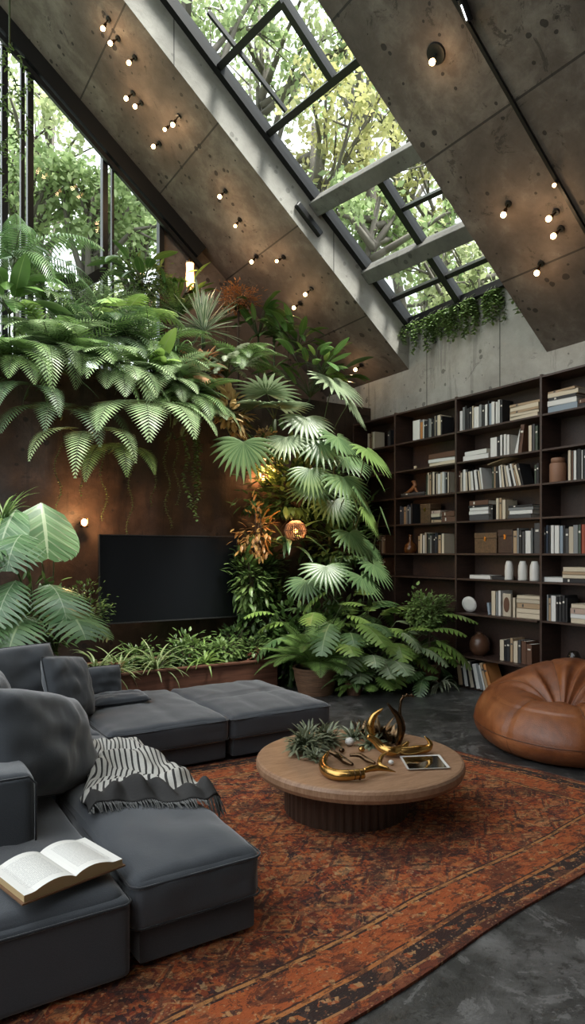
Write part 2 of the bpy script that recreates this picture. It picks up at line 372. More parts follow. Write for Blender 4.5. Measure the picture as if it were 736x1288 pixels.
def tree(P, rad, n, m, label, seed, name='broadleaf_tree', ls=.2):
    rg = random.Random(seed); P = Vector(P); base = V(P.x + rg.uniform(-.8,.8), P.y + rg.uniform(-.8,.8), -.2)
    t = thing(name, label, 'tree', base, None); tr = MB(); fo = MB()
    top = P + V(0, 0, rad * .4)
    pts = [base.lerp(top, i / 8) + V(rg.uniform(-.15,.15), rg.uniform(-.15,.15), 0) * (i > 0) for i in range(9)]
    tube(tr, pts, [.24 * (1 - i / 10) for i in range(9)], 8)
    tips = []
    for k in range(14):
        a = P.lerp(base, rg.uniform(-.05, .28)); q = rvec(rg); q.z = abs(q.z) * .7 - .1; b = P + q * rad * 1.05
        mid = a.lerp(b, .5) + rvec(rg) * .3 + V(0,0,.2); tube(tr, [a, a.lerp(mid, .6), mid, mid.lerp(b, .6) + rvec(rg)*.1, b], [.09,.07,.05,.035,.015], 5); tips.append(b); tips.append(mid)
        for j in range(3):
            c = b + rvec(rg) * rad * .35; tube(tr, [mid.lerp(b, rg.random()), c], [.03, .01], 4); tips.append(c)
    for i in range(n):
        tp = rg.choice(tips); q = tp + rvec(rg) * rg.uniform(.15, .75) * rad * .30
        d = rvec(rg).normalized(); d.z -= .3; d.normalize(); s_ = d.cross(rvec(rg)).normalized(); L = ls * rg.uniform(.6, 1.3)
        leafquad(fo, q, d, s_, L, L * .6)
    fo.build('foliage', M[m], t); tr.build('trunk', M['bark'], t, smooth=True); return t
TR = [((235,-40,14),2.8,'tree1','leafy green tree above the top left corner of the skylight'),
      ((330,70,17),3.0,'tree2','olive green tree seen through the upper left skylight panes'),
      ((440,-10,16),2.9,'tree1','green tree rising over the top of the skylight'),
      ((395,215,15),2.4,'tree3','yellowing tree beside the left edge of the skylight'),
      ((490,120,18),2.9,'tree1','pale branched green tree in the middle of the skylight'),
      ((470,300,14),2.0,'tree1','bright green tree behind the lower left skylight panes'),
      ((560,230,17),2.6,'tree3','yellow green tree between the two skylight cross beams'),
      ((610,340,15),2.2,'tree2','olive tree behind the lower right skylight panes'),
      ((540,380,20),2.6,'tree1','dense green tree low behind the skylight sill'),
      ((60,200,17),2.6,'tree2','olive tree filling the upper part of the gable window'),
      ((115,290,15),1.9,'tree1','green tree behind the middle pane of the gable window'),
      ((175,290,17),1.7,'tree1','small green tree in the right corner of the gable window'),
      ((15,250,15),1.9,'tree1','green tree behind the far left pane of the gable window'),
      ((60,420,19),1.9,'tree1','low green tree behind the foot of the gable window'), ((165,400,20),1.7,'tree2','low olive tree behind the right foot of the gable window')]
for i, (q, r_, m_, lb) in enumerate(TR): tree(atT(*q), r_, 2500, m_, lb, 50 + i, ls=.18)
# one long bough crossing the gable window is part of the olive tree's crown

# ------------------------------------------------------------------ bookcase
XF = 6.34
UP = [8.28, 7.32, 6.15, 4.87, 3.60]
SZ = [3.665, 3.235, 2.845, 2.47, 2.095, 1.69, 1.375, .945, .42, .03]
bc = thing('bookcase', 'tall dark walnut bookcase covering the lower right wall', 'bookcase', (6.52, 5.9, 0))
for y in UP: s = MB(); box(s, XF, 6.69, y - .014, y + .014, 0, 3.68); s.build('upright', M['darkwood'], bc, bevel=.002)
for i, z in enumerate(SZ):
    for b in range(4):
        s = MB(); xf = XF + .004 - (.07 if i == 8 and b >= 2 else 0) - (.05 if i == 7 and b == 2 else 0)
        box(s, xf, 6.68, UP[b + 1] + .014, UP[b] - .014, z - .022 if i else z - .024, z); s.build('shelf', M['darkwood'], bc, bevel=.002)
s = MB(); box(s, 6.675, 6.69, 3.6, 8.28, 0, 3.66); s.build('back_panel', M['darkwood'], bc)

BC = {}
def bcol(n, c, r=.6): BC[n] = mat('cover_' + n, c, r)
for n, c in dict(cream=(.55,.47,.35), white=(.62,.61,.58), black=(.015,.015,.017), grey=(.20,.21,.21), tan=(.36,.25,.15), orange=(.42,.17,.05), brown=(.10,.045,.025),
                 navy=(.03,.04,.06), green=(.05,.07,.05), pink=(.42,.30,.24), blue=(.22,.27,.32), charcoal=(.05,.05,.052), red=(.30,.06,.03), beige=(.44,.38,.29)).items(): bcol(n, c)
KEY = dict(c='cream', w='white', k='black', g='grey', t='tan', o='orange', b='brown', n='navy', e='green', p='pink', u='blue', h='charcoal', r='red', i='beige')
ORD = ['first','second','third','fourth','fifth','sixth','seventh','eighth','ninth','tenth','eleventh','twelfth','thirteenth','fourteenth','fifteenth','sixteenth','seventeenth','eighteenth','nineteenth','twentieth','twenty-first','twenty-second','twenty-third','twenty-fourth','twenty-fifth','twenty-sixth','twenty-seventh','twenty-eighth','twenty-ninth','thirtieth']
ROW = ['top row','second row','third row','fourth row','fifth row','sixth row','seventh row','eighth row','floor row']
BAY = ['leftmost bay behind palms','narrow bay beside palms','middle bay','bay at right edge']
CAP = dict(kind=0)
def Yat(px, X): d = ray(px, 600); return d.y * X / d.x
def book_mesh(c, wv, hv, dv, colm, name, label, group, title=True):
    # c = centre, wv = half thickness vector, hv = half height vector, dv = half depth vector (pointing to the fore edge)
    cov = MB(); th = .0025 / wv.length; t = .03
    obox(cov, c + wv * (1 - th), dv, hv, wv * th); obox(cov, c - wv * (1 - th), dv, hv, wv * th)
    obox(cov, c - dv * (1 - t), dv * t, hv, wv)
    o = cov.build(name, BC[colm]); tag(o, label, 'book', group)
    pg = MB(); obox(pg, c + dv * .03, dv * .94, hv * .965, wv * (1 - 2 * th)); pg.build('pages', M['paper'], o)
    if title and wv.length > .012 and colm not in ('cream', 'beige', 'white', 'grey', 'blue') and int(c.y * 1000) % 3:
        tb = MB(); col = M['paper'] if colm in ('black','navy','brown','charcoal','green','red') else BC['charcoal']
        obox(tb, c - dv * 1.004 + hv * .5, dv * .006, hv * .07, wv * .55); tb.build('spine_label', col, o)
    return o
def standing(bay, row, px0, seq, hbase, lean=0, grp='books standing on the bookcase shelves', rnd=0, X=XF + .05, count=None):
    """seq: string of colour keys each followed by a width in tenths of crop pixels"""
    z = SZ[row + 1] + .001; rg = random.Random(bay * 31 + row * 7 + int(px0)); y = Yat(px0, X)
    cnt = CAP.setdefault((bay, row), 0)
    for tok in seq.split():
        c_ = tok[0]; ww = float(tok[1:].split('/')[0]) / 2.944 * .0098; ln = lean
        if '/' in tok: ln = float(tok.split('/')[1])
        if c_ == '_': y -= ww; continue
        h = hbase * rg.uniform(.86, 1.04); d = rg.uniform(.085, .11); a = R(ln) + R(rg.uniform(-rnd, rnd))
        wv = V(0, -math.cos(a), -math.sin(a)) * ww / 2; hv = V(0, -math.sin(a), math.cos(a)) * h / 2
        # positive lean: top tilts towards +Y (left in the view)
        hv = V(0, math.sin(a), math.cos(a)) * h / 2; wv = V(0, -math.cos(a), math.sin(a)) * ww / 2
        foot = ww * abs(math.sin(a)) / 2
        c = V(X + d, y - ww / 2 - (h / 2 * 0), z + h / 2 * math.cos(a) + foot); c.y = y - ww / 2 / max(.5, math.cos(a)) + math.sin(a) * h / 2
        lab = f"{KEY[c_]} book {'leaning' if abs(ln) > 3 else 'standing'} {ORD[cnt]} from left, {ROW[row]}, {BAY[bay]} of bookcase"
        book_mesh(c, wv, hv, V(d, 0, 0), KEY[c_], 'book', lab, grp); cnt += 1
        y -= ww / max(.5, math.cos(a)) + .0008
    CAP[(bay, row)] = cnt
def stack(bay, row, px0, px1, seq, grp='books lying flat on the bookcase shelves', base=None, word='stack'):
    z = (SZ[row + 1] if base is None else base) + .001; X = XF + .04; y0 = Yat(px0, X); y1 = Yat(px1, X); n = len(seq.split()); rg = random.Random(int(px0 * 3 + row))
    for i, tok in enumerate(seq.split()):
        th = float(tok[1:]) / 2.944 * .0098; L = (y0 - y1) * rg.uniform(.9, 1); yc = (y0 + y1) / 2 + rg.uniform(-.01, .01)
        where = 'alone' if n == 1 else ('bottom' if i == 0 else 'top' if i == n - 1 else ORD[i] + ' from bottom')
        lab = f"{KEY[tok[0]]} book lying flat, {where} of {word}, {ROW[row]}, {BAY[bay]}" if n > 1 else f"{KEY[tok[0]]} book lying flat, {word}, {ROW[row]}, {BAY[bay]}"
        a = R(rg.uniform(-4, 4)); dv = V(math.cos(a), math.sin(a), 0) * .1; hv = V(-math.sin(a), math.cos(a), 0) * L / 2
        book_mesh(V(X + .11, yc, z + th / 2), V(0, 0, th / 2), hv, dv, KEY[tok[0]], 'book', lab, grp); z += th + .0005
def cp(cx): return 486 + cx / 2.944
# bay 0
standing(0, 0, 462.6, 'c11 t9 b5 t8 c18', .26); standing(0, 4, 474, 'b10 b8 t7 b8 p8 t9 b8', .26); standing(0, 5, 477, 't12 b10 p10 b9', .25)
standing(0, 0, 488, 'k9 k9', .24)
# bay 1
standing(1, 0, cp(98), 'w44 o16 w6 k10 k9 k8 g9 w5 k9 k9 c5 h10 c18 k9', .275)
stack(1, 1, cp(152), cp(256), 'c14 w14 b22')
stack(1, 2, cp(50), cp(140), 'k8 h9')
standing(1, 2, cp(146), 'e10/-3 c10 t12 k5 c13 k7 i10 w13 c10 w10 g8 k10 i9', .29)
standing(1, 3, cp(50), 'n14 n12 t12 g9 n10 u10 k8', .27)
stack(1, 3, cp(163), cp(200), 't12 k10 c14 p12', word='small stack'); stack(1, 3, cp(203), cp(256), 'b22 b20', word='brown pile')
standing(1, 4, cp(118), 't12 c11 k4 w11 i10 k10 e9 g10 k10 k9 n8 k9 t14 k3 c15', .27)
# bay 2
standing(2, 0, cp(272), 'w15 g11 k9 k12 k13 c9 w26 g12 k14 w14 k7 u10 w14 k5 w9 w10 k12', .30)
stack(2, 0, cp(453), cp(568), 'c14 c10 t9 c14 t9')
stack(2, 1, cp(284), cp(378), 'w20 w16')
standing(2, 1, cp(385), 'w32 k12 w12 g3 w13 w14', .26); standing(2, 1, cp(474), 'w14/-16 b18/-7', .32); standing(2, 1, cp(526), 'c15 h12 e12', .32)
standing(2, 2, cp(268), 'b9 c9 g5 w11 i11 k6/3 c11/4 w13/4 k7/7 w14/7 k6/9 c9/9 w8/8', .27)
standing(2, 2, cp(392), 'e8/0 t8/0 k10/0 k7/3 w11/4 c11/7 k7/8 i11/10 w13/12 k8/13 w11/15 t8/16 c12/17 k9/15', .28)
standing(2, 2, cp(548), 'e9/0 k9/0', .25)
stack(2, 3, cp(303), cp(378), 'h22 w14 w12 k8 b18'); standing(2, 3, cp(386), 'k12', .2); standing(2, 3, cp(406), 'c14 t13 c17', .26)
stack(2, 3, cp(448), cp(538), 'h14 w14 g10 k8', word='grey pile')
standing(2, 4, cp(470), 't16 g8 k12 h14 w24 g7', .28); standing(2, 4, cp(548), 'h22', .33)
stack(2, 5, cp(305), cp(388), 'w14', word='thick one beside a thin black one'); stack(2, 5, cp(390), cp(437), 'k12', word='between white one and cups')
standing(2, 6, cp(376), 'u13/8', .16); standing(2, 6, cp(389), 'c20 g10 w14', .30); standing(2, 6, cp(468), 'c12', .26)
stack(2, 6, cp(480), cp(570), 'c18 c16 t18 i14 c12')
standing(2, 7, cp(420), 'c20 k9 k16 t14 c20 h13 b22 b22', .27)
standing(2, 8, cp(268), 't22/8 k10/10 w16/11 k10/12 i18/13 k9/14 w18/14 g14/15 w10/16 t16/18 o18/22', .34, X=XF - .02)
# bay 3
stack(3, 0, cp(594), cp(704), 'u22 w18 k10 c14 t8'); stack(3, 0, cp(712), cp(745), 'k12 b14', word='dark pile')
standing(3, 2, cp(672), 'c12 b8 w12 k16 w6 k20 c10 k12', .34)
standing(3, 4, cp(582), 'k10 n9 k8 w14 w20 u14 k6 h14 i16 g16 e12 r14 r12 k14', .31)
stack(3, 5, cp(582), cp(650), 'w16', word='by the upright'); stack(3, 5, cp(650), cp(745), 'k14 c12 t10 c14')
standing(3, 6, cp(594), 'g8 t8 w20 k8 k13 k12 k10', .28); stack(3, 6, cp(682), cp(745), 'c16 w14 p18 c14')
stack(3, 7, cp(664), cp(690), 'u10', word='beside dark glass vase')
# loose slanting book on top of the packed third row
book_mesh(V(XF + .16, Yat(cp(410), XF + .05), SZ[3] + .33), V(0, -.02, .99) * .008, V(0, .98, -.17 * 1) * .17, V(.09, 0, 0), 'tan', 'book', 'tan book lying aslant on top of the packed books, middle bay', 'books lying flat on the bookcase shelves')

# ------------------------------------------------------------------ ornaments on the shelves
def shelfY(px, X=XF + .14): return Yat(px, X)
def orn(name, label, cat, prof, px, row, m_, x=XF + .14, sx=1, n=32, group=None):
    y = shelfY(px, x); t = MB(); lathe(t, V(x, y, SZ[row + 1] + .001), prof, n, sx=sx); o = t.build(name, m_, smooth=True); tag(o, label, cat, group); return o
M['clay'] = mat('brown_glazed_clay', (.10,.045,.025), .3); M['tanjar'] = mat('tan_leather_jar', (.24,.12,.07), .6)
M['amber'] = mat('amber_glass', (.10,.035,.01), .08, 0); M['darkglass'] = mat('dark_glass', (.02,.015,.012), .06)
for i, (px, w_) in enumerate(((455, .052), (506, .055), (550, .056))):
    orn('ceramic_tumbler', ['left','middle','right'][i] + ' of three white ridged ceramic tumblers in the middle bay', 'cup',
        [(0,0),(w_,0),(w_*.98,.02),(w_,.10),(w_*.92,.17),(w_*.7,.21),(w_*.6,.225),(0,.22)], cp(px), 5, M['white'], x=XF + .09, group='white tumblers in the middle bay')
o = orn('clay_vase', 'round brown clay vase on the eighth row of the bookcase', 'vase', [(0,0),(.07,0),(.12,.07),(.125,.15),(.10,.22),(.05,.26),(.035,.27),(.04,.285),(.03,.285),(.025,.26),(0,.255)], cp(346), 7, M['clay'])
o = orn('lidded_jar', 'tan cylindrical lidded jar on the third row at right', 'jar', [(0,0),(.085,0),(.09,.01),(.09,.2),(.085,.21),(.085,.215),(0,.215)], cp(636), 2, M['tanjar'])
t = MB(); q = ORG[o]; lathe(t, q + V(0,0,.215), [(0,0),(.075,0),(.075,.05),(.068,.06),(0,.06)], 32); t.build('lid', M['tanjar'], o, smooth=True)
o = orn('glass_vase', 'dark glass vase on the eighth row at right', 'vase', [(0,0),(.05,0),(.075,.05),(.075,.14),(.05,.2),(.04,.21),(.035,.2),(.0,.19)], cp(695), 7, M['darkglass'])
o = orn('glass_jug', 'amber glass bottle with a long neck on the fifth row beside palms', 'bottle', [(0,0),(.08,0),(.095,.05),(.08,.12),(.03,.16),(.022,.24),(.03,.26),(.02,.26),(.015,.16),(0,.15)], cp(90), 4, M['amber'])
o = orn('small_candle', 'tiny cream candle alone on the second row of the narrow bay', 'candle', [(0,0),(.022,0),(.022,.055),(.018,.06),(0,.058)], cp(108), 1, mat('candle_wax', (.6,.5,.33), .5), n=16)
t = MB(); q = V(XF+.14, shelfY(cp(108)), SZ[2]+.058); tube(t, [q, q+V(0,0,.012)], .0015, 5); t.build('wick', M['black'], o)
def crate(px0, px1, row, h, lb, m_):
    x0 = XF + .04; y1 = Yat(px0, x0); y0 = Yat(px1, x0); z = SZ[row + 1] + .001
    t = MB(); box(t, x0, x0 + .2, y0, y1, z, z + h * .72); o = t.build('wooden_box', m_, bevel=.006); tag(o, lb, 'box')
    t = MB(); box(t, x0 - .004, x0 + .204, y0 - .003, y1 + .003, z + h * .72, z + h); o2 = t.build('lid', m_, o, bevel=.006)
    t = MB(); box(t, x0 - .01, x0 - .004, (y0+y1)/2 - .015, (y0+y1)/2 + .015, z + h * .6, z + h * .8); t.build('clasp', M['brass'], o)
M['boxwood'] = wood('aged_box_wood', (.05,.028,.014), (.16,.09,.045), .45)
crate(cp(327), cp(408), 4, .25, 'wide aged wooden box on the fifth row of the middle bay', M['boxwood'])
crate(cp(414), cp(467), 4, .28, 'narrow dark wooden box beside the wide one, fifth row', M['darkwood'])
crate(cp(126), cp(162), 3, .26, 'plain brown box on the fourth row of the narrow bay', M['boxwood'])
# slanted carved horn ornament
y0 = shelfY(cp(62)); z0 = SZ[3] + .045
t = MB(); M['carved'] = mat('carved_wood', (.22,.09,.035), .4)
tube(t, [V(XF+.12, y0, z0), V(XF+.12, y0-.12, z0+.03), V(XF+.12, y0-.22, z0+.07), V(XF+.12, y0-.28, z0+.12), V(XF+.12, y0-.25, z0+.17), V(XF+.12,y0-.2,z0+.18)], [.01,.022,.03,.032,.026,.008], 10)
tube(t, [V(XF+.12, y0-.26, z0+.1), V(XF+.12, y0-.31, z0+.03), V(XF+.12,y0-.31,z0-.04)], [.02,.018,.02], 8)
tag(t.build('carved_figurine', M['carved'], smooth=True), 'carved reddish wood figurine bent over flat books, narrow bay', 'figurine')
# round portrait frame standing between books
y0 = Yat(cp(448), XF + .06); t = MB(); z0 = SZ[7]
lathe(t, V(XF + .05, y0, z0 + .13), [(.10, 0), (.115, .01), (.115, .03), (0, .03)], 32, sx=1.0, sy=.5, ax=V(1, 0, 0))
t2 = MB(); box(t2, XF + .05, XF + .085, y0 - .058, y0 + .058, z0 + .001, z0 + .27)
o = t2.build('picture_frame', BC['beige'], bevel=.004); tag(o, 'beige frame with a dark oval centre, seventh row, middle bay', 'picture frame')
t = MB(); vs_ = [V(XF + .046, y0 + .042 * math.cos(k*math.pi/12), z0 + .14 + .09 * math.sin(k*math.pi/12)) for k in range(24)]
t.add([*vs_, *[q + V(.006,0,0) for q in vs_]], [tuple(range(24))] + [(k, (k+1)%24, 24+(k+1)%24, 24+k) for k in range(24)]); t.build('oval_picture', BC['brown'], o)
t = MB(); y0 = shelfY(cp(320)); lathe(t, V(XF + .08, y0, SZ[7] + .105), [(0, -.008), (.06, -.008), (.10, -.004), (.10, .004), (.06, .008), (0, .008)], 32, ax=V(1, .25, .2), sx=1)
tag(t.build('white_plate', M['white'], smooth=True), 'small white plate propped upright, seventh row, middle bay', 'plate')
# ------------------------------------------------------------------ rug
def rugmat():
    m = mat('persian_rug', (.3,.1,.04), .95); k = NT(m); uv = k.n('ShaderNodeUVMap').outputs[0]
    s = k.n('ShaderNodeSeparateXYZ'); k.l(uv, s.inputs[0]); U, W_ = s.outputs[0], s.outputs[1]      # metres
    LU, LV = RUGU, RUGV
    wob = k.math('MULTIPLY', k.math('SUBTRACT', k.noise(uv, 2.5, 3), .5), .03)
    du = k.math('MINIMUM', U, k.math('SUBTRACT', LU, U)); dv = k.math('MINIMUM', W_, k.math('SUBTRACT', LV, W_)); d = k.math('ADD', k.math('MINIMUM', du, dv), wob)
    # field palette: blocky worn motifs
    v1 = k.vor(mapped(k, uv, (1, 1.6, 1)), 9, dist='CHEBYCHEV', rnd=.85); v2 = k.vor(mapped(k, uv, (1.3, 1, 1), (0,0,.3)), 36, dist='MANHATTAN', rnd=.9); n0 = k.noise(uv, 11, 6, .7)
    s1 = k.n('ShaderNodeSeparateColor'); k.l(v1.outputs['Color'], s1.inputs[0]); s2 = k.n('ShaderNodeSeparateColor'); k.l(v2.outputs['Color'], s2.inputs[0])
    pal = [(0, (.030,.012,.010)), (.16, (.16,.030,.012)), (.34, (.34,.075,.018)), (.58, (.46,.13,.030)), (.76, (.50,.20,.06)), (.88, (.07,.035,.04)), (.94, (.52,.36,.18))]
    fld = k.mix(.62, k.ramp(s1.outputs[0], pal, True), k.ramp(s2.outputs[0], pal, True))
    # lattice of diamonds and a stepped medallion
    fx = k.math('ABSOLUTE', k.math('SUBTRACT', k.math('FRACT', k.math('MULTIPLY', U, 3.1)), .5)); fy = k.math('ABSOLUTE', k.math('SUBTRACT', k.math('FRACT', k.math('MULTIPLY', W_, 3.7)), .5))
    dia = k.math('ADD', fx, fy); dia = k.math('ADD', dia, k.math('MULTIPLY', k.math('SUBTRACT', n0, .5), .18))
    ring = k.math('LESS_THAN', k.math('ABSOLUTE', k.math('SUBTRACT', dia, .40)), .035); core = k.math('LESS_THAN', dia, .16)
    fld = k.mix(k.math('MULTIPLY', ring, .7), fld, (.035,.022,.022)); fld = k.mix(k.math('MULTIPLY', core, .4), fld, (.50,.30,.12))
    ring2 = k.math('LESS_THAN', k.math('ABSOLUTE', k.math('SUBTRACT', dia, .29)), .018); fld = k.mix(k.math('MULTIPLY', ring2, .62), fld, (.52,.33,.14))
    mx = k.math('ADD', k.math('MULTIPLY', k.math('ABSOLUTE', k.math('SUBTRACT', U, LU * .55)), .7), k.math('ABSOLUTE', k.math('SUBTRACT', W_, LV * .5)))
    stp = k.math('ADD', mx, k.math('MULTIPLY', k.math('SUBTRACT', k.noise(uv, 5, 2), .5), .25))
    mring = k.math('LESS_THAN', k.math('ABSOLUTE', k.math('SUBTRACT', stp, .95)), .03); fld = k.mix(k.math('MULTIPLY', mring, .5), fld, (.025,.015,.018))
    mring = k.math('LESS_THAN', k.math('ABSOLUTE', k.math('SUBTRACT', stp, 1.02)), .02); fld = k.mix(k.math('MULTIPLY', mring, .3), fld, (.45,.26,.12))
    # border
    bx = k.math('FRACT', k.math('MULTIPLY', k.math('ADD', U, W_), 7)); by = k.math('FRACT', k.math('MULTIPLY', d, 12))
    mot = k.math('LESS_THAN', k.math('ADD', k.math('ABSOLUTE', k.math('SUBTRACT', bx, .5)), k.math('ABSOLUTE', k.math('SUBTRACT', by, .5))), k.math('ADD', .12, k.math('MULTIPLY', n0, .4)))
    bcol_ = k.ramp(k.math('MULTIPLY', d, 1.6), [(0, (.16,.045,.020)), (.075, (.40,.23,.095)), (.095, (.030,.020,.018)), (.26, (.46,.20,.06)), (.295, (.05,.02,.012)), (.31, (.40,.11,.028)),
                                   (.60, (.035,.015,.012)), (.62, (.48,.26,.09)), (.65, (.05,.02,.014)), (.67, (.4,.1,.03))], True)
    motc = k.ramp(s2.outputs[1], [(0, (.42,.12,.03)), (.35, (.50,.33,.15)), (.55, (.06,.04,.035)), (.8, (.45,.16,.04))], True)
    bcol_ = k.mix(k.math('MULTIPLY', mot, .8), bcol_, motc)
    infld = k.math('GREATER_THAN', d, .42)
    col = k.mix(infld, bcol_, fld)
    wear = k.noise(uv, 3.2, 8, .75, .8)
    col = k.mix(k.math('MULTIPLY', k.math('GREATER_THAN', wear, .58), .4), col, (.30,.13,.06)); col = k.mix(k.math('MULTIPLY', k.math('LESS_THAN', wear, .46), .65), col, (.04,.014,.010))
    sp_ = k.vor(uv, 46); spk = k.math('LESS_THAN', sp_.outputs[0], k.math('MULTIPLY', k.math('POWER', n0, 3), 1.5)); col = k.mix(k.math('MULTIPLY', spk, .5), col, (.55,.38,.22))
    med = k.noise(mapped(k, uv, (1, 2, 1)), 16, 5, .7, .6); col = k.mix(k.math('MULTIPLY', k.math('LESS_THAN', med, .45), .6), col, (.035,.014,.010)); col = k.mix(k.math('MULTIPLY', k.math('GREATER_THAN', med, .60), .35), col, (.50,.24,.10))
    fine = k.noise(mapped(k, uv, (1, 3, 1)), 60, 3); col = k.mix(.5, col, k.mix(fine, (.02,.01,.006), (1, .9, .8)), 'MULTIPLY')
    k.base(k.mix(1.0, col, (1.25,1.05,.95), 'MULTIPLY')); k.bump(k.math('ADD', fine, n0), .7, .012); return m
rc = [V(-.9,1.62,0), V(4.62,2.40,0), V(4.08,4.90,0), V(-.9,4.95,0)]
RUGU, RUGV = 5.2, 3.0; s = MB(); N = 60
def rugp(u, v_, z): return rc[0].lerp(rc[1], u).lerp(rc[3].lerp(rc[2], u), v_) + V(.012*math.sin(v_*19), .012 * math.sin(u * 23) , z)
vs_ = []; uv = []
for i in range(N + 1):
    for j in range(N // 2 + 1):
        u = i / N; v_ = j / (N // 2); vs_.append(rugp(u, v_, .013 + .002 * noise.noise(V(u*12, v_*9, 0)))); uv.append((u * RUGU, v_ * RUGV))
fs = []; K = N // 2 + 1
for i in range(N):
    for j in range(K - 1): fs.append((i*K+j, (i+1)*K+j, (i+1)*K+j+1, i*K+j+1))
s.add(vs_, fs, uv)
rim = [i * K for i in range(N + 1)] + [N * K + j for j in range(1, K)] + [i * K + K - 1 for i in range(N - 1, -1, -1)] + [j for j in range(K - 2, 0, -1)]
top = [vs_[q] for q in rim]; bot = [V(p.x, p.y, .001) for p in top]; n_ = len(rim)
s.add(top + bot, [(k, n_ + k, n_ + (k + 1) % n_, (k + 1) % n_) for k in range(n_)], [uv[q] for q in rim] * 2)
tag(s.build('persian_rug', rugmat(), smooth=True), 'large worn rust and orange persian rug on the concrete floor', 'rug')

# ------------------------------------------------------------------ sofa
def rbox(mb, x0, x1, y0, y1, z0, z1, r=.05, puff=.03, n=22, tuft=None, seed=0, side=.014, wr=.011):
    """rounded upholstered block: puffed top, soft sides"""
    cx, cy, cz = (x0+x1)/2, (y0+y1)/2, (z0+z1)/2; a, b, c = (x1-x0)/2, (y1-y0)/2, (z1-z0)/2
    def mp(u, v_, w_):
        p = V(u * a, v_ * b, w_ * c); q = V(max(-a+r, min(a-r, p.x)), max(-b+r, min(b-r, p.y)), max(-c+r, min(c-r, p.z)))
        d = p - q
        if d.length > 1e-6: p = q + d.normalized() * r if d.length > 0 else p
        k = (1 - u**4) * (1 - v_**4)
        if w_ > 0: p.z += puff * k * w_
        e = (1 - abs(w_)**3)
        p.x += math.copysign(side * e * (1 - v_**6), u) * abs(u)**3; p.y += math.copysign(side * e * (1 - u**6), v_) * abs(v_)**3
        if tuft and w_ > .5:
            for (ax, off, dep) in tuft:
                t = (u if ax == 'x' else v_) - off; p.z -= dep * math.exp(-(t * (a if ax == 'x' else b) / .028) ** 2) * k ** .25
        q = V(p.x + cx, p.y + cy, p.z + cz)
        nz = noise.noise(V(q.x * 5 + seed, q.y * 5, q.z * 5)) + .5 * noise.noise(V(q.x * 13 + seed, q.y * 9, q.z * 13)); q += V(0, 0, 1) * wr * nz * (1 if w_ > 0 else .2) + V(u, v_, 0) * wr * .8 * nz * (1 - abs(w_)*.5)
        return q
    L = lambda m_: [-1 + 2 * (i / m_) for i in range(m_ + 1)]
    def warp(t): return math.copysign(1 - (1 - abs(t)) ** 1.5, t) if abs(t) < 1 else t
    for (f, flip) in ((lambda s_, t_: (s_, t_, 1), 0), (lambda s_, t_: (s_, t_, -1), 1), (lambda s_, t_: (1, s_, t_), 0), (lambda s_, t_: (-1, s_, t_), 1), (lambda s_, t_: (s_, 1, t_), 1), (lambda s_, t_: (s_, -1, t_), 0)):
        q = [mp(*f(warp(s_), warp(t_))) for s_ in L(n) for t_ in L(n)]; fs = []
        for i in range(n):
            for j in range(n):
                k = i * (n + 1) + j; g_ = (k, k + n + 1, k + n + 2, k + 1); fs.append(g_[::-1] if flip else g_)
        mb.add(q, fs)
def pipe_rect(mb, x0, x1, y0, y1, z, r=.006, c=.04, bow=.0):
    pts = []
    for (cx, cy, a0) in ((x1-c, y1-c, 0), (x0+c, y1-c, 90), (x0+c, y0+c, 180), (x1-c, y0+c, 270)):
        for k in range(6): a = R(a0 + k * 18); pts.append(V(cx + c * math.cos(a), cy + c * math.sin(a), z))
    tube(mb, pts, r, 6, closed=True)
sofa = thing('sectional_sofa', 'large charcoal grey L-shaped low sectional sofa on the left', 'sofa', (1.5, 4.3, 0))
def seat(x0, x1, y0, y1, zt=.385, tuft=None, seed=0, zb=.17, puff=.035):
    s = MB(); rbox(s, x0+.004, x1-.004, y0+.004, y1-.004, zb, zt, .045, puff, 30, tuft, seed); o = s.build('seat_cushion', M['sofa'], sofa, smooth=True)
    p = MB(); pipe_rect(p, x0 - .002, x1 + .002, y0 - .002, y1 + .002, zt - .030, .0055, .05); pipe_rect(p, x0 - .002, x1 + .002, y0 - .002, y1 + .002, zb + .025, .004, .05); p.build('piping', M['pipe'], o, smooth=True)
def sbase(x0, x1, y0, y1): s = MB(); rbox(s, x0+.03, x1-.03, y0+.03, y1-.03, .03, .18, .02, 0, 10, None, 0, 0, .002); s.build('base', M['sofa'], sofa, smooth=True)
for i, (x, y) in enumerate(((3.38,5.0),(3.38,6.1),(1.6,5.0),(1.42,2.72),(-.2,2.72),(.3,6.1))):
    s = MB(); box(s, x-.03, x+.03, y-.03, y+.03, .0135 if y<4.6 else .001, .04); s.build('foot', M['black'], sofa)
TU = [('y', 0, .022), ('x', -.35, .010), ('x', .35, .010)]
seat(2.50, 3.50, 4.88, 6.22, .37, TU, 1); sbase(2.5, 3.5, 4.88, 6.22)
seat(1.50, 2.49, 4.88, 6.22, .375, [('x', 0.15, .012)], 2); sbase(1.5, 2.5, 4.88, 6.22)
seat(.66, 1.49, 3.95, 4.95, .365, None, 3); seat(.66, 1.49, 4.96, 6.22, .365, None, 6); sbase(.6, 1.5, 3.95, 6.22)
seat(.895, 1.49, 2.60, 3.94, .39, [('y', .1, .008)], 4, puff=.05); sbase(.9, 1.5, 2.6, 3.95)
s = MB(); rbox(s, -.45, .885, 2.58, 3.9, .03, .345, .03, .0, 30, None, 5, .0, .003); o = s.build('side_base', M['sofa'], sofa, smooth=True)
p = MB(); pipe_rect(p, -.453, .888, 2.577, 3.903, .322, .0055, .04); p.build('piping', M['pipe'], o, smooth=True)
s = MB(); rbox(s, -.44, .875, 2.60, 3.9, .25, .375, .05, .035, 30, [('x', .55, .008)], 8, .0, .005); s.build('seat_cushion', M['sofa'], sofa, smooth=True)
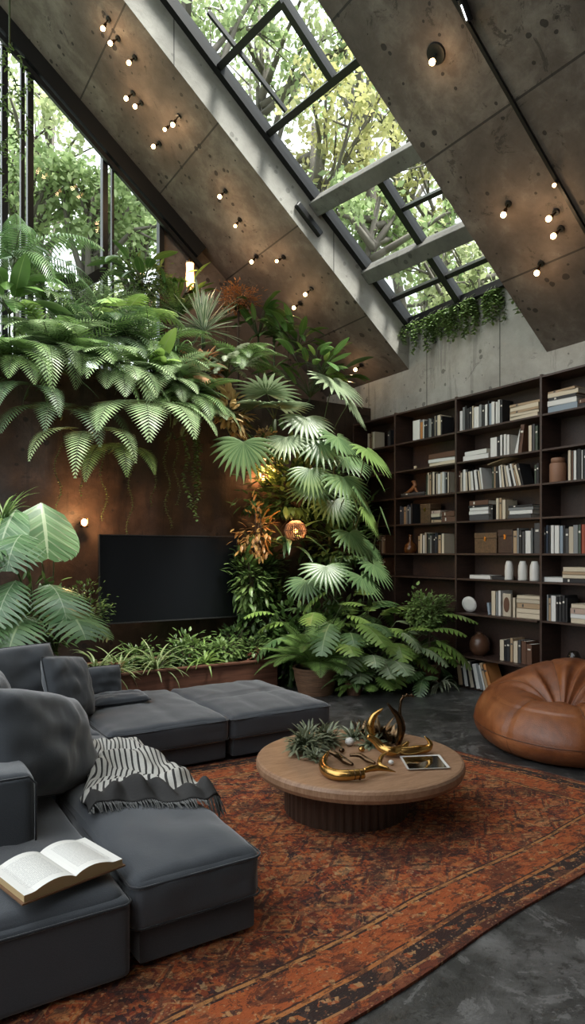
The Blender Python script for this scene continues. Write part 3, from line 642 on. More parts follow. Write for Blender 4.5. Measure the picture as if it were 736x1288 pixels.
# back blocks
s = MB(); rbox(s, -.5, .40, 3.5, 6.3, .10, .68, .04, .02, 24, None, 19, .01, .006); s.build('backrest', M['sofa'], sofa, smooth=True)
s = MB(); rbox(s, -.5, .65, 3.20, 3.48, .10, .70, .04, .02, 30, None, 9, .01, .006); o = s.build('armrest', M['sofa'], sofa, smooth=True)
p = MB()
pts = [V(.648, 3.196, .12), V(.65, 3.194, .66), V(.62, 3.19, .695), V(.1, 3.19, .70)]; tube(p, pts, .0055, 6); p.build('piping', M['pipe'], o, smooth=True)
s = MB(); rbox(s, .05, 1.62, 6.02, 6.40, .10, .66, .05, .02, 26, None, 12, .01, .006); s.build('backrest', M['sofa'], sofa, smooth=True)
def cushion(c, W, H, T, yaw, tilt, label, name='throw_pillow', roll=0, seed=0, m_='pillow', piping=True, sag=.0, pw=2.4):
    """pillow standing on its lower edge: width W along local x, height H, thickness T; yaw = direction it faces"""
    n = 26; c = Vector(c); f = V(math.cos(yaw), math.sin(yaw), 0); r_ = V(-math.sin(yaw), math.cos(yaw), 0)
    up = V(0, 0, 1) * math.cos(tilt) - f * math.sin(tilt); nr = f * math.cos(tilt) + V(0, 0, 1) * math.sin(tilt)
    r2 = r_ * math.cos(roll) + up * math.sin(roll); up2 = up * math.cos(roll) - r_ * math.sin(roll)
    mb = MB()
    def pt(u, v_, sg):
        k = max(0, (1 - abs(u) ** pw) * (1 - abs(v_) ** pw)) ** .5
        pin = 1 - .07 * (1 - abs(u)**2) * abs(v_) ** 4 ; pin2 = 1 - .07 * (1 - abs(v_)**2) * abs(u) ** 4
        x = u * W / 2 * pin2 * (1 - .07 * (u * v_) ** 2); y = v_ * H / 2 * pin * (1 - .10 * (u * v_) ** 2); z = sg * T / 2 * k
        wr = noise.noise(V(u * 2.2 + seed, v_ * 2.2, sg)) * .02 + noise.noise(V(u * 6 + seed, v_ * 3, sg * 2)) * .008
        cr = .012 * math.sin(10 * (u - v_) + seed) * (abs(u * v_)) 
        z += sg * (wr + cr) * k * (T / .18) - sag * (v_ * .5 - .2) ** 2
        return c + r2 * x + up2 * y + nr * z
    for sg in (1, -1):
        q = [pt(-1 + 2 * i / n, -1 + 2 * j / n, sg) for i in range(n + 1) for j in range(n + 1)]; fs = []
        for i in range(n):
            for j in range(n): k = i*(n+1)+j; g_ = (k, k+n+1, k+n+2, k+1); fs.append(g_ if sg > 0 else g_[::-1])
        mb.add(q, fs)
    o = mb.build(name, M[m_], smooth=True); tag(o, label, 'cushion')
    if piping:
        e = [(-1 + 2 * i / n, -1) for i in range(n)] + [(1, -1 + 2 * i / n) for i in range(n)] + [(1 - 2 * i / n, 1) for i in range(n)] + [(-1, 1 - 2 * i / n) for i in range(n)]
        p = MB(); tube(p, [pt(a, b, 1) for a, b in e], .005, 6, closed=True); p.build('piping', M['pipe'], o, smooth=True)
    return o
# standing cushions
cushion((.80, 3.82, .67), 1.0, .60, .34, R(-38), R(20), 'big charcoal cushion with a piped seam leaning beside the striped throw', seed=3, pw=2.4, roll=R(-17))
cushion((.70, 4.70, .70), .80, .56, .24, R(-5), R(14), 'charcoal cushion behind the big one, partly at the left edge', seed=6, pw=3)
cushion((.92, 5.62, .68), 1.0, .60, .24, R(-65), R(16), 'broad upright charcoal cushion in the corner of the sofa', seed=9, pw=3.5)
cushion((1.36, 5.46, .64), .56, .53, .20, R(-48), R(20), 'square dark cushion tilted in front of the corner cushion', seed=12, roll=R(-9))
cushion((1.74, 5.98, .535), .46, .33, .15, R(-85), R(10), 'low grey cushion standing behind the bolster', seed=15, pw=4)
cushion((1.84, 5.70, .445), .52, .26, .10, R(-88), R(84), 'flat charcoal bolster lying on the far seat', name='bolster', seed=18, pw=3.5)

# ------------------------------------------------------------------ striped throw
def throwmat():
    m = mat('striped_cotton', (.5,.5,.48), .9); k = NT(m); uv = k.n('ShaderNodeUVMap').outputs[0]; s = k.n('ShaderNodeSeparateXYZ'); k.l(uv, s.inputs[0])
    n0 = k.noise(uv, 3, 2); f = k.math('FRACT', k.math('ADD', k.math('MULTIPLY', s.outputs[0], 30), k.math('MULTIPLY', n0, .8)))
    st = k.math('GREATER_THAN', f, .66); band = k.math('GREATER_THAN', s.outputs[1], 1.06)
    dark = k.math('MAXIMUM', st, band); col = k.mix(dark, (.62,.60,.55), (.035,.033,.032)); wv = k.noise(uv, 90, 2)
    k.base(k.mix(.35, col, k.mix(wv, (.2,.2,.2), (1,1,1)), 'MULTIPLY')); k.bump(wv, .4, .004); return m
s = MB(); N1, N2 = 110, 130; vs_ = []; uv = []
def throw_pt(u, v_):
    # u across the seat (0 = by the cushion, 1 = outer edge and over it), v along it towards the camera
    y = 4.42 - 1.20 * v_ + .10 * math.sin(u * 5 + 1) * v_ + .05 * noise.noise(V(u*3, v_*3, 7)); x0 = 1.14 - .24 * v_ ** 1.3 + .02 * math.sin(v_ * 14)
    wdt = (1.545 - x0); x = x0 + wdt * min(1, u * 1.10) ; z = .415
    fold = .5 + .5 * math.cos(15 * v_ + 7.5 * u + 3.4 * noise.noise(V(u*1.7, v_*2.2, 0))) ; fold2 = .5 + .5 * math.cos(34 * v_ - 11 * u + 6 * noise.noise(V(u*2.5, v_*3, 5)))
    z += (.062 * (1 - fold) + .020 * (1 - fold2) ** 1.5) * (1 - .6 * max(0, (v_ - .85) / .15)) * (.45 + .55 * math.sin(math.pi * min(1, .12 + u * .95))) + .022 * noise.noise(V(u * 6, v_ * 6, 2)) + .022
    bunch = math.exp(-((v_ - .93) / .06) ** 2); z += .035 * bunch * (1 + .5 * math.sin(u * 38)) ; y += .02 * math.sin(u * 30) * bunch
    if u > .88: t = (u - .88) / .12; z -= .10 * t ** 1.4; x += .012 * t
    if u < .05: z -= .03 * (1 - u / .05)
    if v_ < .04 : z -= .03 * (1 - v_ / .04)
    return V(x, y, max(z, .300))
for i in range(N1 + 1):
    for j in range(N2 + 1):
        u = i / N1; v_ = j / N2; vs_.append(throw_pt(u, v_)); uv.append((u * .6 + v_ * .25, v_ * 1.2 ))
fs = [(i*(N2+1)+j, i*(N2+1)+j+1, (i+1)*(N2+1)+j+1, (i+1)*(N2+1)+j) for i in range(N1) for j in range(N2)]
s.add(vs_, fs, uv); thr = s.build('striped_throw', throwmat(), smooth=True); tag(thr, 'rumpled black and white striped throw draped across the sofa seat', 'blanket')
sm = thr.modifiers.new('solid', 'SOLIDIFY'); sm.thickness = .008; sm.offset = 1
f_ = MB(); rg = random.Random(4)
for i in range(70):
    u = i / 69; p = throw_pt(u, 1.0); q = p + V(rg.uniform(-.012,.012), -.05 - rg.random()*.03, 0); q.z = (.44 if q.x < 1.44 else .36)+ .006; tube(f_, [p, p.lerp(q, .5) + V(0,0,.006), q], [.004, .0035, .002], 5)
f_.build('fringe', fabric('dark_fringe', (.03,.03,.03), (.12,.12,.11)), thr)

# ------------------------------------------------------------------ open book on the sofa
bk = thing('open_book', 'open hardback book with printed pages lying on the sofa corner', 'book', atZ(74, 1094, .412))
bc0 = atZ(72, 1096, .420); ua = V(.985, .17, 0).normalized(); va = V(-.17, .985, 0).normalized()
ang = R(14); ua = V(math.cos(ang), math.sin(ang), 0); va = V(-math.sin(ang), math.cos(ang), 0)
def bookside(sg, mb, top, x0=0., x1=.205, zoff=0, h0=-.15, h1=.15, n=14):
    vs_ = []; uv = []
    for i in range(n + 1):
        t = i / n; x = x0 + (x1 - x0) * t; z = top * (.018 + .024 * math.sin(math.pi * min(1, t * 1.25 + .0) ) ** .8 * (1 - t * .35)) + .012 + zoff
        for y in (h0, h1): vs_.append(bc0 + ua * x * sg + va * y + V(0, 0, z)); uv.append((t, (y + .15) / .3))
    return vs_, uv
def pagemat():
    m = mat('printed_page', (.8,.79,.75), .8); k = NT(m); uv = k.n('ShaderNodeUVMap').outputs[0]; s = k.n('ShaderNodeSeparateXYZ'); k.l(uv, s.inputs[0])
    ln = k.math('GREATER_THAN', k.math('FRACT', k.math('MULTIPLY', s.outputs[1], 34)), .55)
    inx = k.math('MULTIPLY', k.math('GREATER_THAN', s.outputs[0], .14), k.math('LESS_THAN', s.outputs[0], .86)); iny = k.math('MULTIPLY', k.math('GREATER_THAN', s.outputs[1], .12), k.math('LESS_THAN', s.outputs[1], .88))
    w_ = k.math('GREATER_THAN', k.noise(mapped(k, uv, (60, 34, 1)), 1, 1), .42)
    k.base(k.mix(k.math('MULTIPLY', k.math('MULTIPLY', ln, w_), k.math('MULTIPLY', inx, k.math('MULTIPLY', iny, .45))), (.80,.78,.73), (.15,.15,.15))); return m
pm = pagemat()
for sg in (1, -1):
    mb = MB(); n = 14; tp, uv = bookside(sg, mb, 1.0, n=n); bt = [V(p.x, p.y, bc0.z + .004) for p in tp]
    fs = [(2*i, 2*i+2, 2*i+3, 2*i+1) if sg > 0 else (2*i, 2*i+1, 2*i+3, 2*i+2) for i in range(n)]
    mb.add(tp, fs, uv, 0); K = len(tp)
    fs = [(2*i, K+2*i, K+2*i+2, 2*i+2) for i in range(n)] + [(2*i+1, 2*i+3, K+2*i+3, K+2*i+1) for i in range(n)] + [(2*n, K+2*n, K+2*n+1, 2*n+1)] + [(K+2*i, K+2*i+1, K+2*i+3, K+2*i+2) for i in range(n)]
    mb.add(tp + bt, fs, None, 1); mb.build('page_block', [pm, mat('page_edge', (.42,.30,.15), .9)], bk, smooth=False)
mb = MB(); obox(mb, bc0 + V(0,0,.002), ua * .215, va * .158, V(0,0,.003)); mb.build('cover', mat('brown_book_cover', (.16,.08,.035), .7), bk)

# ------------------------------------------------------------------ coffee table
tc_ = V(2.76, 3.54, 0)
ct = thing('coffee_table', 'round low oak coffee table with a thick top on the rug', 'coffee table', tc_)
s = MB(); r_ = .68; lathe(s, tc_ + V(0,0,.275), [(0,0),(r_-.03,0),(r_-.012,.006),(r_,.03),(r_,.062),(r_-.008,.078),(r_-.02,.083),(0,.083)], 96); s.build('tabletop', M['tablewood'], ct, smooth=False)
s = MB(); n = 96; pr = []
for z in (.0145, .03, .26, .276):
    pr.append(z)
vs_ = []; fs = []
for z in pr:
    for k in range(n * 2): a = 2*math.pi*k/(n*2); rr = .41 - (.006 if k % 4 in (0, 1) else 0); vs_.append(tc_ + V(-.07 + rr * math.cos(a), .05 + rr * math.sin(a), z))
for i in range(3):
    for k in range(n*2): fs.append((i*n*2+k, i*n*2+(k+1)%(n*2), (i+1)*n*2+(k+1)%(n*2), (i+1)*n*2+k))
s.add(vs_, fs); s.build('pedestal', M['basewood'], ct)
ZT = .359
def T(px, py, z=0): p = atZ(px, py, ZT + z); return p
def TB(px, py, by):
    t = FPX * (CAMZ - ZT) / (by - HOR); return atT(px, py, t)
def smoothpath(pts, n=6):
    out = []; P = [Vector(p) for p in pts]
    for i in range(len(P) - 1):
        p0 = P[max(i-1,0)]; p1 = P[i]; p2 = P[i+1]; p3 = P[min(i+2, len(P)-1)]
        for k in range(n): t = k / n; out.append(.5 * ((2*p1) + (p2-p0)*t + (2*p0-5*p1+4*p2-p3)*t*t + (3*p1-p0-3*p2+p3)*t**3))
    out.append(P[-1]); return out
def lerps(a, n):
    out = []
    for i in range(n):
        t = i / (n - 1) * (len(a) - 1); k = min(int(t), len(a) - 2); out.append(a[k] + (a[k+1]-a[k]) * (t - k))
    return out
def horn(name, pts, rad, m_, label, cat='ornament'):
    s = MB(); p = smoothpath(pts, 6); tube(s, p, lerps([q * 1.18 for q in rad], len(p)), 16); o = s.build(name, M[m_], smooth=True); return tag(o, label, cat)
def lift(p, z): return V(p.x, p.y, ZT + z)
o = horn('brass_horn', [TB(413,946,958), TB(407,958,966), TB(409,968,975), TB(420,974,981), TB(436,975,983), TB(458,973,982)], [.006,.022,.027,.028,.027,.024], 'brass', 'fat curved brass horn lying at the front of the table')
s = MB()
for q in (438, 445, 452): c = TB(q, 974.5, 983); s2 = [c + V(.3*.029*math.cos(a*math.pi/8), .029*math.cos(a*math.pi/8), .029*math.sin(a*math.pi/8)) for a in range(16)]; tube(s, s2, .0025, 6, closed=True)
s.build('engraved_band', M['bronze'], o, smooth=True)
horn('brass_horn', [TB(500,944,951), TB(512,945,951), TB(526,943,950), TB(538,941,948), TB(541,934,948), TB(534,926,948)], [.020,.026,.026,.022,.014,.002], 'brass', 'brass horn with an upturned tip at the right of the table')
horn('brass_horn', [TB(462,926,950), TB(472,932,950), TB(481,941,951), TB(492,945,953), TB(505,942,950), TB(514,933,948)], [.012,.022,.026,.027,.024,.006], 'brass', 'arched copper coloured brass horn standing in the middle of the table')
horn('brass_horn', [TB(469,925,935), TB(466,912,935), TB(471,900,935), TB(482,891,935)], [.022,.024,.018,.002], 'brass', 'upright copper tusk behind the arched horn on the table')
o = horn('bronze_antler', [TB(500,938,944), TB(505,918,944), TB(502,903,944), TB(494,893,944), TB(487,884,944)], [.016,.024,.022,.012,.002], 'bronze', 'dark bronze curved antler ornament rising above the table')
s = MB(); p = smoothpath([TB(504,912,944), TB(503,896,944), TB(505,880,944), TB(512,875,944), TB(521,876,944)], 5); tube(s, p, lerps([.016,.009,.007,.005], len(p)), 10)
for i, q in enumerate(p[6::3]): ball(s, q + V(0, 0, .006), .009, 5)
s.build('antler_branch', M['bronze'], o, smooth=True)
horn('brass_leaf', [TB(458,969,978), TB(470,966,975), TB(482,967,974), TB(498,971,975)], [.012,.018,.012,.002], 'brass', 'flat brass leaf beside the fat horn on the table')
horn('bronze_twig', [TB(414,945,955), TB(424,950,957), TB(434,957,963), TB(444,962,966)], [.01,.016,.018,.008], 'bronze', 'gnarled dark bronze twig between the leaves and the fat horn')
horn('bronze_twig', [TB(440,950,957), TB(452,950,958), TB(462,956,962), TB(472,960,965)], [.008,.013,.014,.006], 'bronze', 'dark bronze twig in front of the pale shell')
horn('brass_leaf', [TB(486,947,958), TB(480,952,960), TB(478,962,966), TB(489,966,969)], [.004,.012,.014,.003], 'brass', 'small curled brass leaf under the arched horn')
for i, (px, py, r1, z_, mm, lb) in enumerate(((440,938,.034,.03,'white','pale round shell between the sage bundle and horns'), (455,946,.022,.02,'brass','small brass pebble in front of the pale shell'), (430,947,.02,.018,'bronze','small dark bronze pebble left of the pale shell'),
                                              (492,962,.018,.016,'white','pale pebble beside the open tray'), (398,957,.022,.018,'clay','dark round seed pod under the sage leaves'))):
    s = MB(); c = lift(T(px, py), z_); ball(s, c, r1, 10, .8); tag(s.build('pebble', M[mm], smooth=True), lb, 'ornament')
# spiny dark cluster around the antler
def spiky(c, n, L, w_, m_, seed, name, label, cat='ornament', el=(.1, 1.4)):
    rg = random.Random(seed); s = MB()
    for i in range(n): a = rg.uniform(0, 6.28); blade(s, Vector(c) + V(math.cos(a), math.sin(a), 0) * .015, a, rg.uniform(*el), L * rg.uniform(.6, 1.1), rg.uniform(.3, 1.4), w_, 5, .3)
    return tag(s.build(name, M[m_], smooth=True, origin=c), label, cat)
M['bronzeleaf'] = mat('bronze_leaf', (.20,.13,.07), .35, .9)
spiky(lift(T(478,930),0.002), 60, .17, .028, 'bronzeleaf', 5, 'bronze_leaf_cluster', 'spiky bronze leaf cluster around the dark antler')
spiky(lift(T(455,925),0.002), 40, .13, .022, 'bronzeleaf', 6, 'bronze_leaf_cluster', 'smaller bronze leaf cluster behind the pale shell')
M['sageb'] = leaf('sage_bunch_green', (.08,.10,.05), (.32,.35,.22), (.45,.46,.34), .35)
for j, (px, py, n_, L_2, lb) in enumerate(((384,946,95,.215,'silvery green sage leaf bundle at the left of the table'), (410,936,60,.19,'second sage bundle between the left bundle and the pale shell'), (396,958,26,.11,'small sage sprig at the front of the bundles'))):
    rg = random.Random(70 + j); s = MB(); c = lift(T(px, py), .012); st = MB()
    for i in range(n_):
        a = rg.uniform(0, 6.28); e = rg.uniform(0, 1.3); l_ = L_2 * rg.uniform(.6, 1.1); cv = [c, c + V(math.cos(a)*math.cos(e), math.sin(a)*math.cos(e), math.sin(e)) * l_ * .5]; tube(st, cv, .003, 4)
        for k in range(3): blade(s, cv[0].lerp(cv[1], .4 + .3 * k), a + (k - 1) * .8, e + rg.uniform(-.4, .3), l_ * .5, 1.0, .030, 5, .4, prof=lambda t: math.sin(math.pi * min(1, t * .9 + .08)) * (.8 + .2 * math.sin(t * 28)))
    o = s.build('sage_bundle', M['sageb'], smooth=True, origin=c); tag(o, lb, 'herb bundle'); st.build('stem', M['stem'], o)
s = MB(); rg = random.Random(8)
spiky(lift(T(466,938),0.002), 46, .12, .026, 'sageb', 9, 'sage_cluster', 'low green leaf cluster between the copper tusk and arched horn')
spiky(lift(T(444,928),0.002), 44, .13, .024, 'silver', 10, 'sage_cluster', 'pale leaf cluster at the back of the table near the tusk')
spiky(lift(T(492,934),0.002), 50, .13, .026, 'bronzeleaf', 11, 'bronze_leaf_cluster', 'bronze leaf cluster at the foot of the dark antler, right side')
# tray
c = T(534, 961); s = MB(); ax = V(.93, -.36, 0); ay = V(.36, .93, 0)
q = [T(502,953), T(553,951), T(567,968), T(512,970)]; cc = sum(q, V(0,0,0)) / 4
def quadring(k, z): return [cc + (p - cc) * k + V(0, 0, z) for p in q]
s.add(quadring(1, .012) + quadring(.86, .008) + quadring(.9, .001), [(0,1,5,4),(1,2,6,5),(2,3,7,6),(3,0,4,7),(1,0,8,9),(2,1,9,10),(3,2,10,11),(0,3,11,8)])
tr_ = s.build('display_tray', M['white'], bevel=.003); tag(tr_, 'white rimmed shallow tray at the right front of the table', 'tray')
s = MB(); s.add(quadring(.87, .0085), [(0,1,2,3)]); s.build('mirror_insert', mat('mirror', (.55,.57,.58), .08, 1), tr_)

# ------------------------------------------------------------------ leather beanbag
def leather():
    m = mat('tan_leather', (.25,.085,.03), .34); k = NT(m); p = k.n('ShaderNodeTexCoord').outputs['Object']
    n1 = k.noise(p, 3.5, 6, .65, .5); v1 = k.vor(p, 90, 'DISTANCE_TO_EDGE'); n2 = k.noise(p, 14, 4)
    k.base(k.ramp(n1, [(.3, (.10,.028,.010)), (.5, (.20,.062,.020)), (.7, (.32,.115,.042))])); k.bump(k.math('ADD', k.math('MULTIPLY', v1.outputs[0], 1.5), n2), .25, .008)
    rr = k.n('ShaderNodeMapRange', i_3=.22, i_4=.45); k.l(n2, rr.inputs[0]); k.l(rr.outputs[0], k.b.inputs['Roughness']); return m
bb = atT(712, 0, 5.95); bb = V(bb.x, bb.y, 0)
fwd = V(math.sin(YAW), math.cos(YAW), 0); rt = V(math.cos(YAW), -math.sin(YAW), 0)
away = math.atan2((fwd + rt * .55).y, (fwd + rt * .55).x)
PR = [(0,.27),(.06,.29),(.14,.35),(.24,.41),(.36,.45),(.48,.45),(.60,.41),(.70,.36),(.765,.27),(.785,.19),(.77,.11),(.70,.035),(.60,.004),(.3,.001),(0,.001)]
pp = smoothpath([V(a, 0, b) for a, b in PR], 5); NS = len(pp); NTH = 160
def bbp(i, th):
    q = pp[i]; r0 = q.x; z = q.z; s_ = i / (NS - 1)
    k = .5 + .5 * math.cos(th - away); hb = 1 + .56 * k ** 2 * (1 if s_ < .5 else max(0, 1 - (s_ - .5) * 2.4))
    dim = math.exp(-(r0 / .11) ** 2) if s_ < .5 else 0
    z2 = z * hb if s_ < .75 else z
    z2 -= dim * .10 * k
    cre = math.sin(9 * th + 1.7 * math.sin(3 * th) + 4 * r0); cre = abs(cre) ** .7 * math.copysign(1, cre)
    amp = .030 * math.exp(-((r0 - .20) / .17) ** 2) if s_ < .5 else 0
    z2 += amp * cre
    seam = 0
    for ts in SE: dlt = (th - ts + math.pi) % (2*math.pi) - math.pi; seam = max(seam, math.exp(-(dlt * max(r0, .05) / .02) ** 2))
    rr = r0 * (1 + .035 * math.cos(3 * th + 1)) + .012 * noise.noise(V(math.cos(th)*2, math.sin(th)*2, z * 5))
    if .3 < s_ < .85: rr -= .014 * seam; z2 -= .008 * seam
    elif s_ <= .3: z2 -= .010 * seam * min(1, r0 * 6)
    ln = -.03 * z2
    c = bb + V(math.cos(away), math.sin(away), 0) * (.10 * min(1, z2 / .5) - (.22 * math.exp(-(r0 / .42) ** 2) if s_ < .45 else 0))
    return V(c.x + rr * math.cos(th), c.y + rr * math.sin(th), z2 if z2 > .0015 else .0015)
SE = [away + R(x) for x in (25, 85, 150, 198, 245, 310)]
s = MB(); vs_ = [bbp(i, 2*math.pi*k/NTH) for i in range(NS) for k in range(NTH)]
s.add(vs_, [(i*NTH+k, (i+1)*NTH+k, (i+1)*NTH+(k+1)%NTH, i*NTH+(k+1)%NTH) for i in range(NS-1) for k in range(NTH)])
bbo = s.build('beanbag', leather(), smooth=True); tag(bbo, 'tan brown leather beanbag on the floor before the bookcase', 'beanbag')
s = MB()
for ts in SE: tube(s, [bbp(i, ts) + V(math.cos(ts), math.sin(ts), .3) * .003 for i in range(2, int(NS*.78))], .0035, 5)
i0 = min(range(NS), key=lambda i: abs(pp[i].z - .17) + (0 if i > NS * .5 else 9)); tube(s, [bbp(i0, 2*math.pi*k/96) + V(math.cos(2*math.pi*k/96), math.sin(2*math.pi*k/96), 0)*.003 for k in range(96)], .004, 5, closed=True)
s.build('seam', mat('dark_leather_seam', (.10,.035,.014), .45), bbo, smooth=True)

# ------------------------------------------------------------------ television and planter
tv = thing('television', 'wide flat black television mounted on the back wall above the planter', 'television', V(3.26, 8.05, .82))
x0, x1 = atY(124.5, 700, 8.0).x, atY(298, 700, 8.0).x; z0, z1 = atY(124, 786, 8.0).z, atY(124, 672, 8.0).z
s = MB(); box(s, x0, x1, 8.0, 8.05, z0, z1); s.build('screen_housing', M['black'], tv, bevel=.004)
s = MB()
for (a, b, c, d) in ((x0, x1, z1 - .012, z1), (x0, x1, z0, z0 + .016), (x0, x0 + .012, z0, z1), (x1 - .012, x1, z0, z1)): box(s, a, b, 7.990, 8.002, c, d)
s.build('bezel', mat('dark_bezel', (.05,.05,.052), .35, .5), tv)
s = MB(); box(s, x0 + .012, x1 - .012, 7.996, 8.001, z0 + .016, z1 - .012); s.build('screen', mat('dark_screen', (.005,.006,.008), .4, **{'Specular IOR Level': .25}), tv)
s = MB(); box(s, (x0+x1)/2 - .3, (x0+x1)/2 + .3, 8.05, 8.22, 1.15, 1.6); s.build('wall_bracket', M['black'], tv)
pl = thing('long_planter', 'long low reddish brown planter bench along the back wall', 'planter', V(1.7, 7.6, 0))
s = MB(); X0, X1, Y0, Y1 = -1.2, 4.38, 7.2, 8.12
box(s, X0, X1, Y0, Y0 + .05, 0.001, .36); box(s, X0, X1, Y1 - .05, Y1, .001, .36); box(s, X0, X0 + .05, Y0, Y1, .001, .36); box(s, X1 - .05, X1, Y0, Y1, .001, .36); s.build('trough', M['corten'], pl)
s = MB(); box(s, X0 - .02, X1 + .02, Y0 - .02, Y0 + .07, .36, .385); box(s, X0 - .02, X1 + .02, Y1 - .07, Y1 + .02, .36, .385); box(s, X1 - .07, X1 + .02, Y0 + .07, Y1 - .07, .36, .385); s.build('rim', M['corten'], pl, bevel=.004)
s = MB(); box(s, X0 + .05, X1 - .05, Y0 + .05, Y1 - .05, .28, .34); s.build('soil', M['soil'], pl)
# ------------------------------------------------------------------ plants
def curve(P, a, e, L, droop, n):
    p = Vector(P); out = []; s_ = V(-math.sin(a), math.cos(a), 0)
    for i in range(n + 1):
        d = V(math.cos(e) * math.cos(a), math.cos(e) * math.sin(a), math.sin(e)); out.append((p.copy(), d, s_, d.cross(s_) * -1 if False else s_.cross(d) * -1)); p = p + d * (L / n); e -= droop / n
    return out
def frond(mb, st, P, a, e, L, droop, W, n=24, lw=.03, fwd_=.35, sag=.25, taper=.75):
    cv = curve(P, a, e, L, droop, n); tube(st, [c[0] for c in cv], [.006 * (1 - .8 * i / n) + .001 for i in range(n + 1)], 4, cap=False)
    for i in range(3, n + 1):
        t = i / n; p, d, s_, nr = cv[i]; w_ = W * math.sin(math.pi * (.12 + .86 * t ** taper)) ** .8
        for sg in (1, -1):
            q = (s_ * sg * math.cos(fwd_ + t * .5) + d * math.sin(fwd_ + t * .5)).normalized(); q2 = (q - V(0,0,1) * sag * .6).normalized(); q3 = (q - V(0, 0, 1) * sag * 1.8).normalized()
            m1 = p + q2 * w_ * .5; tip = m1 + q3 * w_ * .5; l2 = lw * .5
            mb.add([p + d * l2 * .6, p - d * l2 * .6, m1 - d * l2, m1 + d * l2, tip], [(0,1,2,3),(3,2,4)], [(0,0),(0,0),(1,.5),(1,.5),(.5,1)])
def split_leaf(mb, P, a, e, L, droop, W, nl=9, split=.5, gap=.28, cup=.25, roll=0):
    n = nl; cv = curve(P, a, e, L, droop, n); uvc = lambda r_, t: (r_, t)
    def wd(t): return W * .5 * (max(0, math.sin(math.pi * (.16 + .82 * t))) ** .65)
    for sg in (1, -1):
        for i in range(n):
            p0, d0, s0, n0 = cv[i]; p1, d1, s1, n1 = cv[i + 1]; t0 = i / n; t1 = (i + 1) / n; w0 = wd(t0 + .02) ; w1 = wd(t1 - .001); sw = .38
            def pt(p, d, s_, nr, w_, r_, g_): 
                up = s_.cross(d) ; sd = (s_ * sg * math.cos(roll) + up * math.sin(roll) * sg)
                return p + sd * w_ * r_ + d * (sw * w_ * r_ + g_) - V(0,0,1) * cup * w_ * r_ * r_
            seg = L / n * gap
            A = [pt(p0,d0,s0,n0,w0,0,0), pt(p1,d1,s1,n1,w1,0,0), pt(p1,d1,s1,n1,w1,1-split,-.01*L), pt(p0,d0,s0,n0,w0,1-split,0.0)]
            rb = 1.0 if split < .1 else .82; seg = 0 if split < .1 else seg
            B = [pt(p1,d1,s1,n1,w1,rb,-seg), pt(p0,d0,s0,n0,w0,rb,seg*.4)]
            pm, dm, sm_, nm = cv[i]; tip = pt(p0.lerp(p1,.55),d0,s0,n0,(w0+w1)/2,1.05 if split >= .1 else 1.0,0)
            mb.add(A + B + [tip], [(0,1,2,3),(3,2,4,5),(5,4,6)], [(0,t0),(0,t1),(.6,t1),(.6,t0),(.85,t1),(.85,t0),(1,t0)])
def fan_leaf(mb, Cn, d, up, Rr, nf=15, spread=2.2, dr=.5, w_=None):
    """fan of pointed fingers; d = outward axis, up = leaf normal"""
    Cn = Vector(Cn); d = Vector(d).normalized(); s_ = d.cross(up).normalized(); un = s_.cross(d).normalized(); w_ = w_ or Rr * spread * 2 / nf * .62
    for j in range(nf):
        ph = -spread + 2 * spread * j / (nf - 1); ax = d * math.cos(ph) + s_ * math.sin(ph); sd = ax.cross(un).normalized(); L = Rr * (.72 + .28 * math.cos(ph * .7)) * (1 + .06 * math.sin(j * 7.3))
        vs_ = []; uv = []; p = Cn.copy(); dirc = ax.copy(); n = 6
        for i in range(n + 1):
            t = i / n; ww = w_ * .5 * min(1, t * 2.6 + .05) * (1 - max(0, t - .45) / .55) ** .8 + .0006
            vs_ += [p + sd * ww - un * ww * .35, p.copy(), p - sd * ww - un * ww * .35]; uv += [(1, t), (0, t), (1, t)]
            dirc = (dirc - V(0, 0, 1) * dr * (.06 + .34 * t) + un * .02).normalized(); p = p + dirc * L / n
        mb.add(vs_, [f for i in range(n) for f in ((3*i, 3*i+1, 3*i+4, 3*i+3), (3*i+1, 3*i+2, 3*i+5, 3*i+4))], uv)
FRONT = math.atan2(-.9, -.25)                        # towards the room
def potpos(p): return Vector(p)
def plant(name, label, P, fol, st, m_, smat='stem', cat='plant', group=None, pot=None, mats=None):
    t = thing(name, label, cat, P, group); P = Vector(P)
    if P.z > 1 and P.y >= 8.35 and P.z < 6.5 and P.z > 4.0: tube(st, [P, V(P.x, min(P.y, 9.3), 3.96)], .014, 6)
    elif P.z > 1 and 7.6 < P.y < 8.35: tube(st, [P, P + V(0, .02, -.05), V(P.x, 8.34, P.z - .08)], .012, 6)
    elif P.z >= 6.5: tube(st, [P, V(P.x, P.y, ZL + SL * (XW - P.x))], .012, 6)
    if fol.v: fol.build('foliage', mats or M[m_], t, smooth=True)
    if st.v: st.build('stem', M[smat], t, smooth=True)
    return t
def fern(P, label, n=16, L=.8, W=.16, m_='fern', seed=0, hang=0, aim=FRONT, spread=2.0, e=(.2, 1.1), droop=(1.2, 2.2), name='fern', lw=.020, nn=22, sag=.10):
    rg = random.Random(seed); f = MB(); s = MB(); P = Vector(P)
    for i in range(n):
        a = aim + spread * (2 * (i + .5) / n - 1) + rg.uniform(-.2, .2); frond(f, s, P + V(rg.uniform(-.05,.05), rg.uniform(-.04,.04), 0), a, rg.uniform(*e), L * rg.uniform(.7, 1.1), rg.uniform(*droop), W * rg.uniform(.8, 1.1), nn, lw, sag=sag)
    tube(s, [P - V(0,0,.06), P + V(0,0,.03)], [.03,.02], 8)
    return plant(name, label, P, f, s, m_)
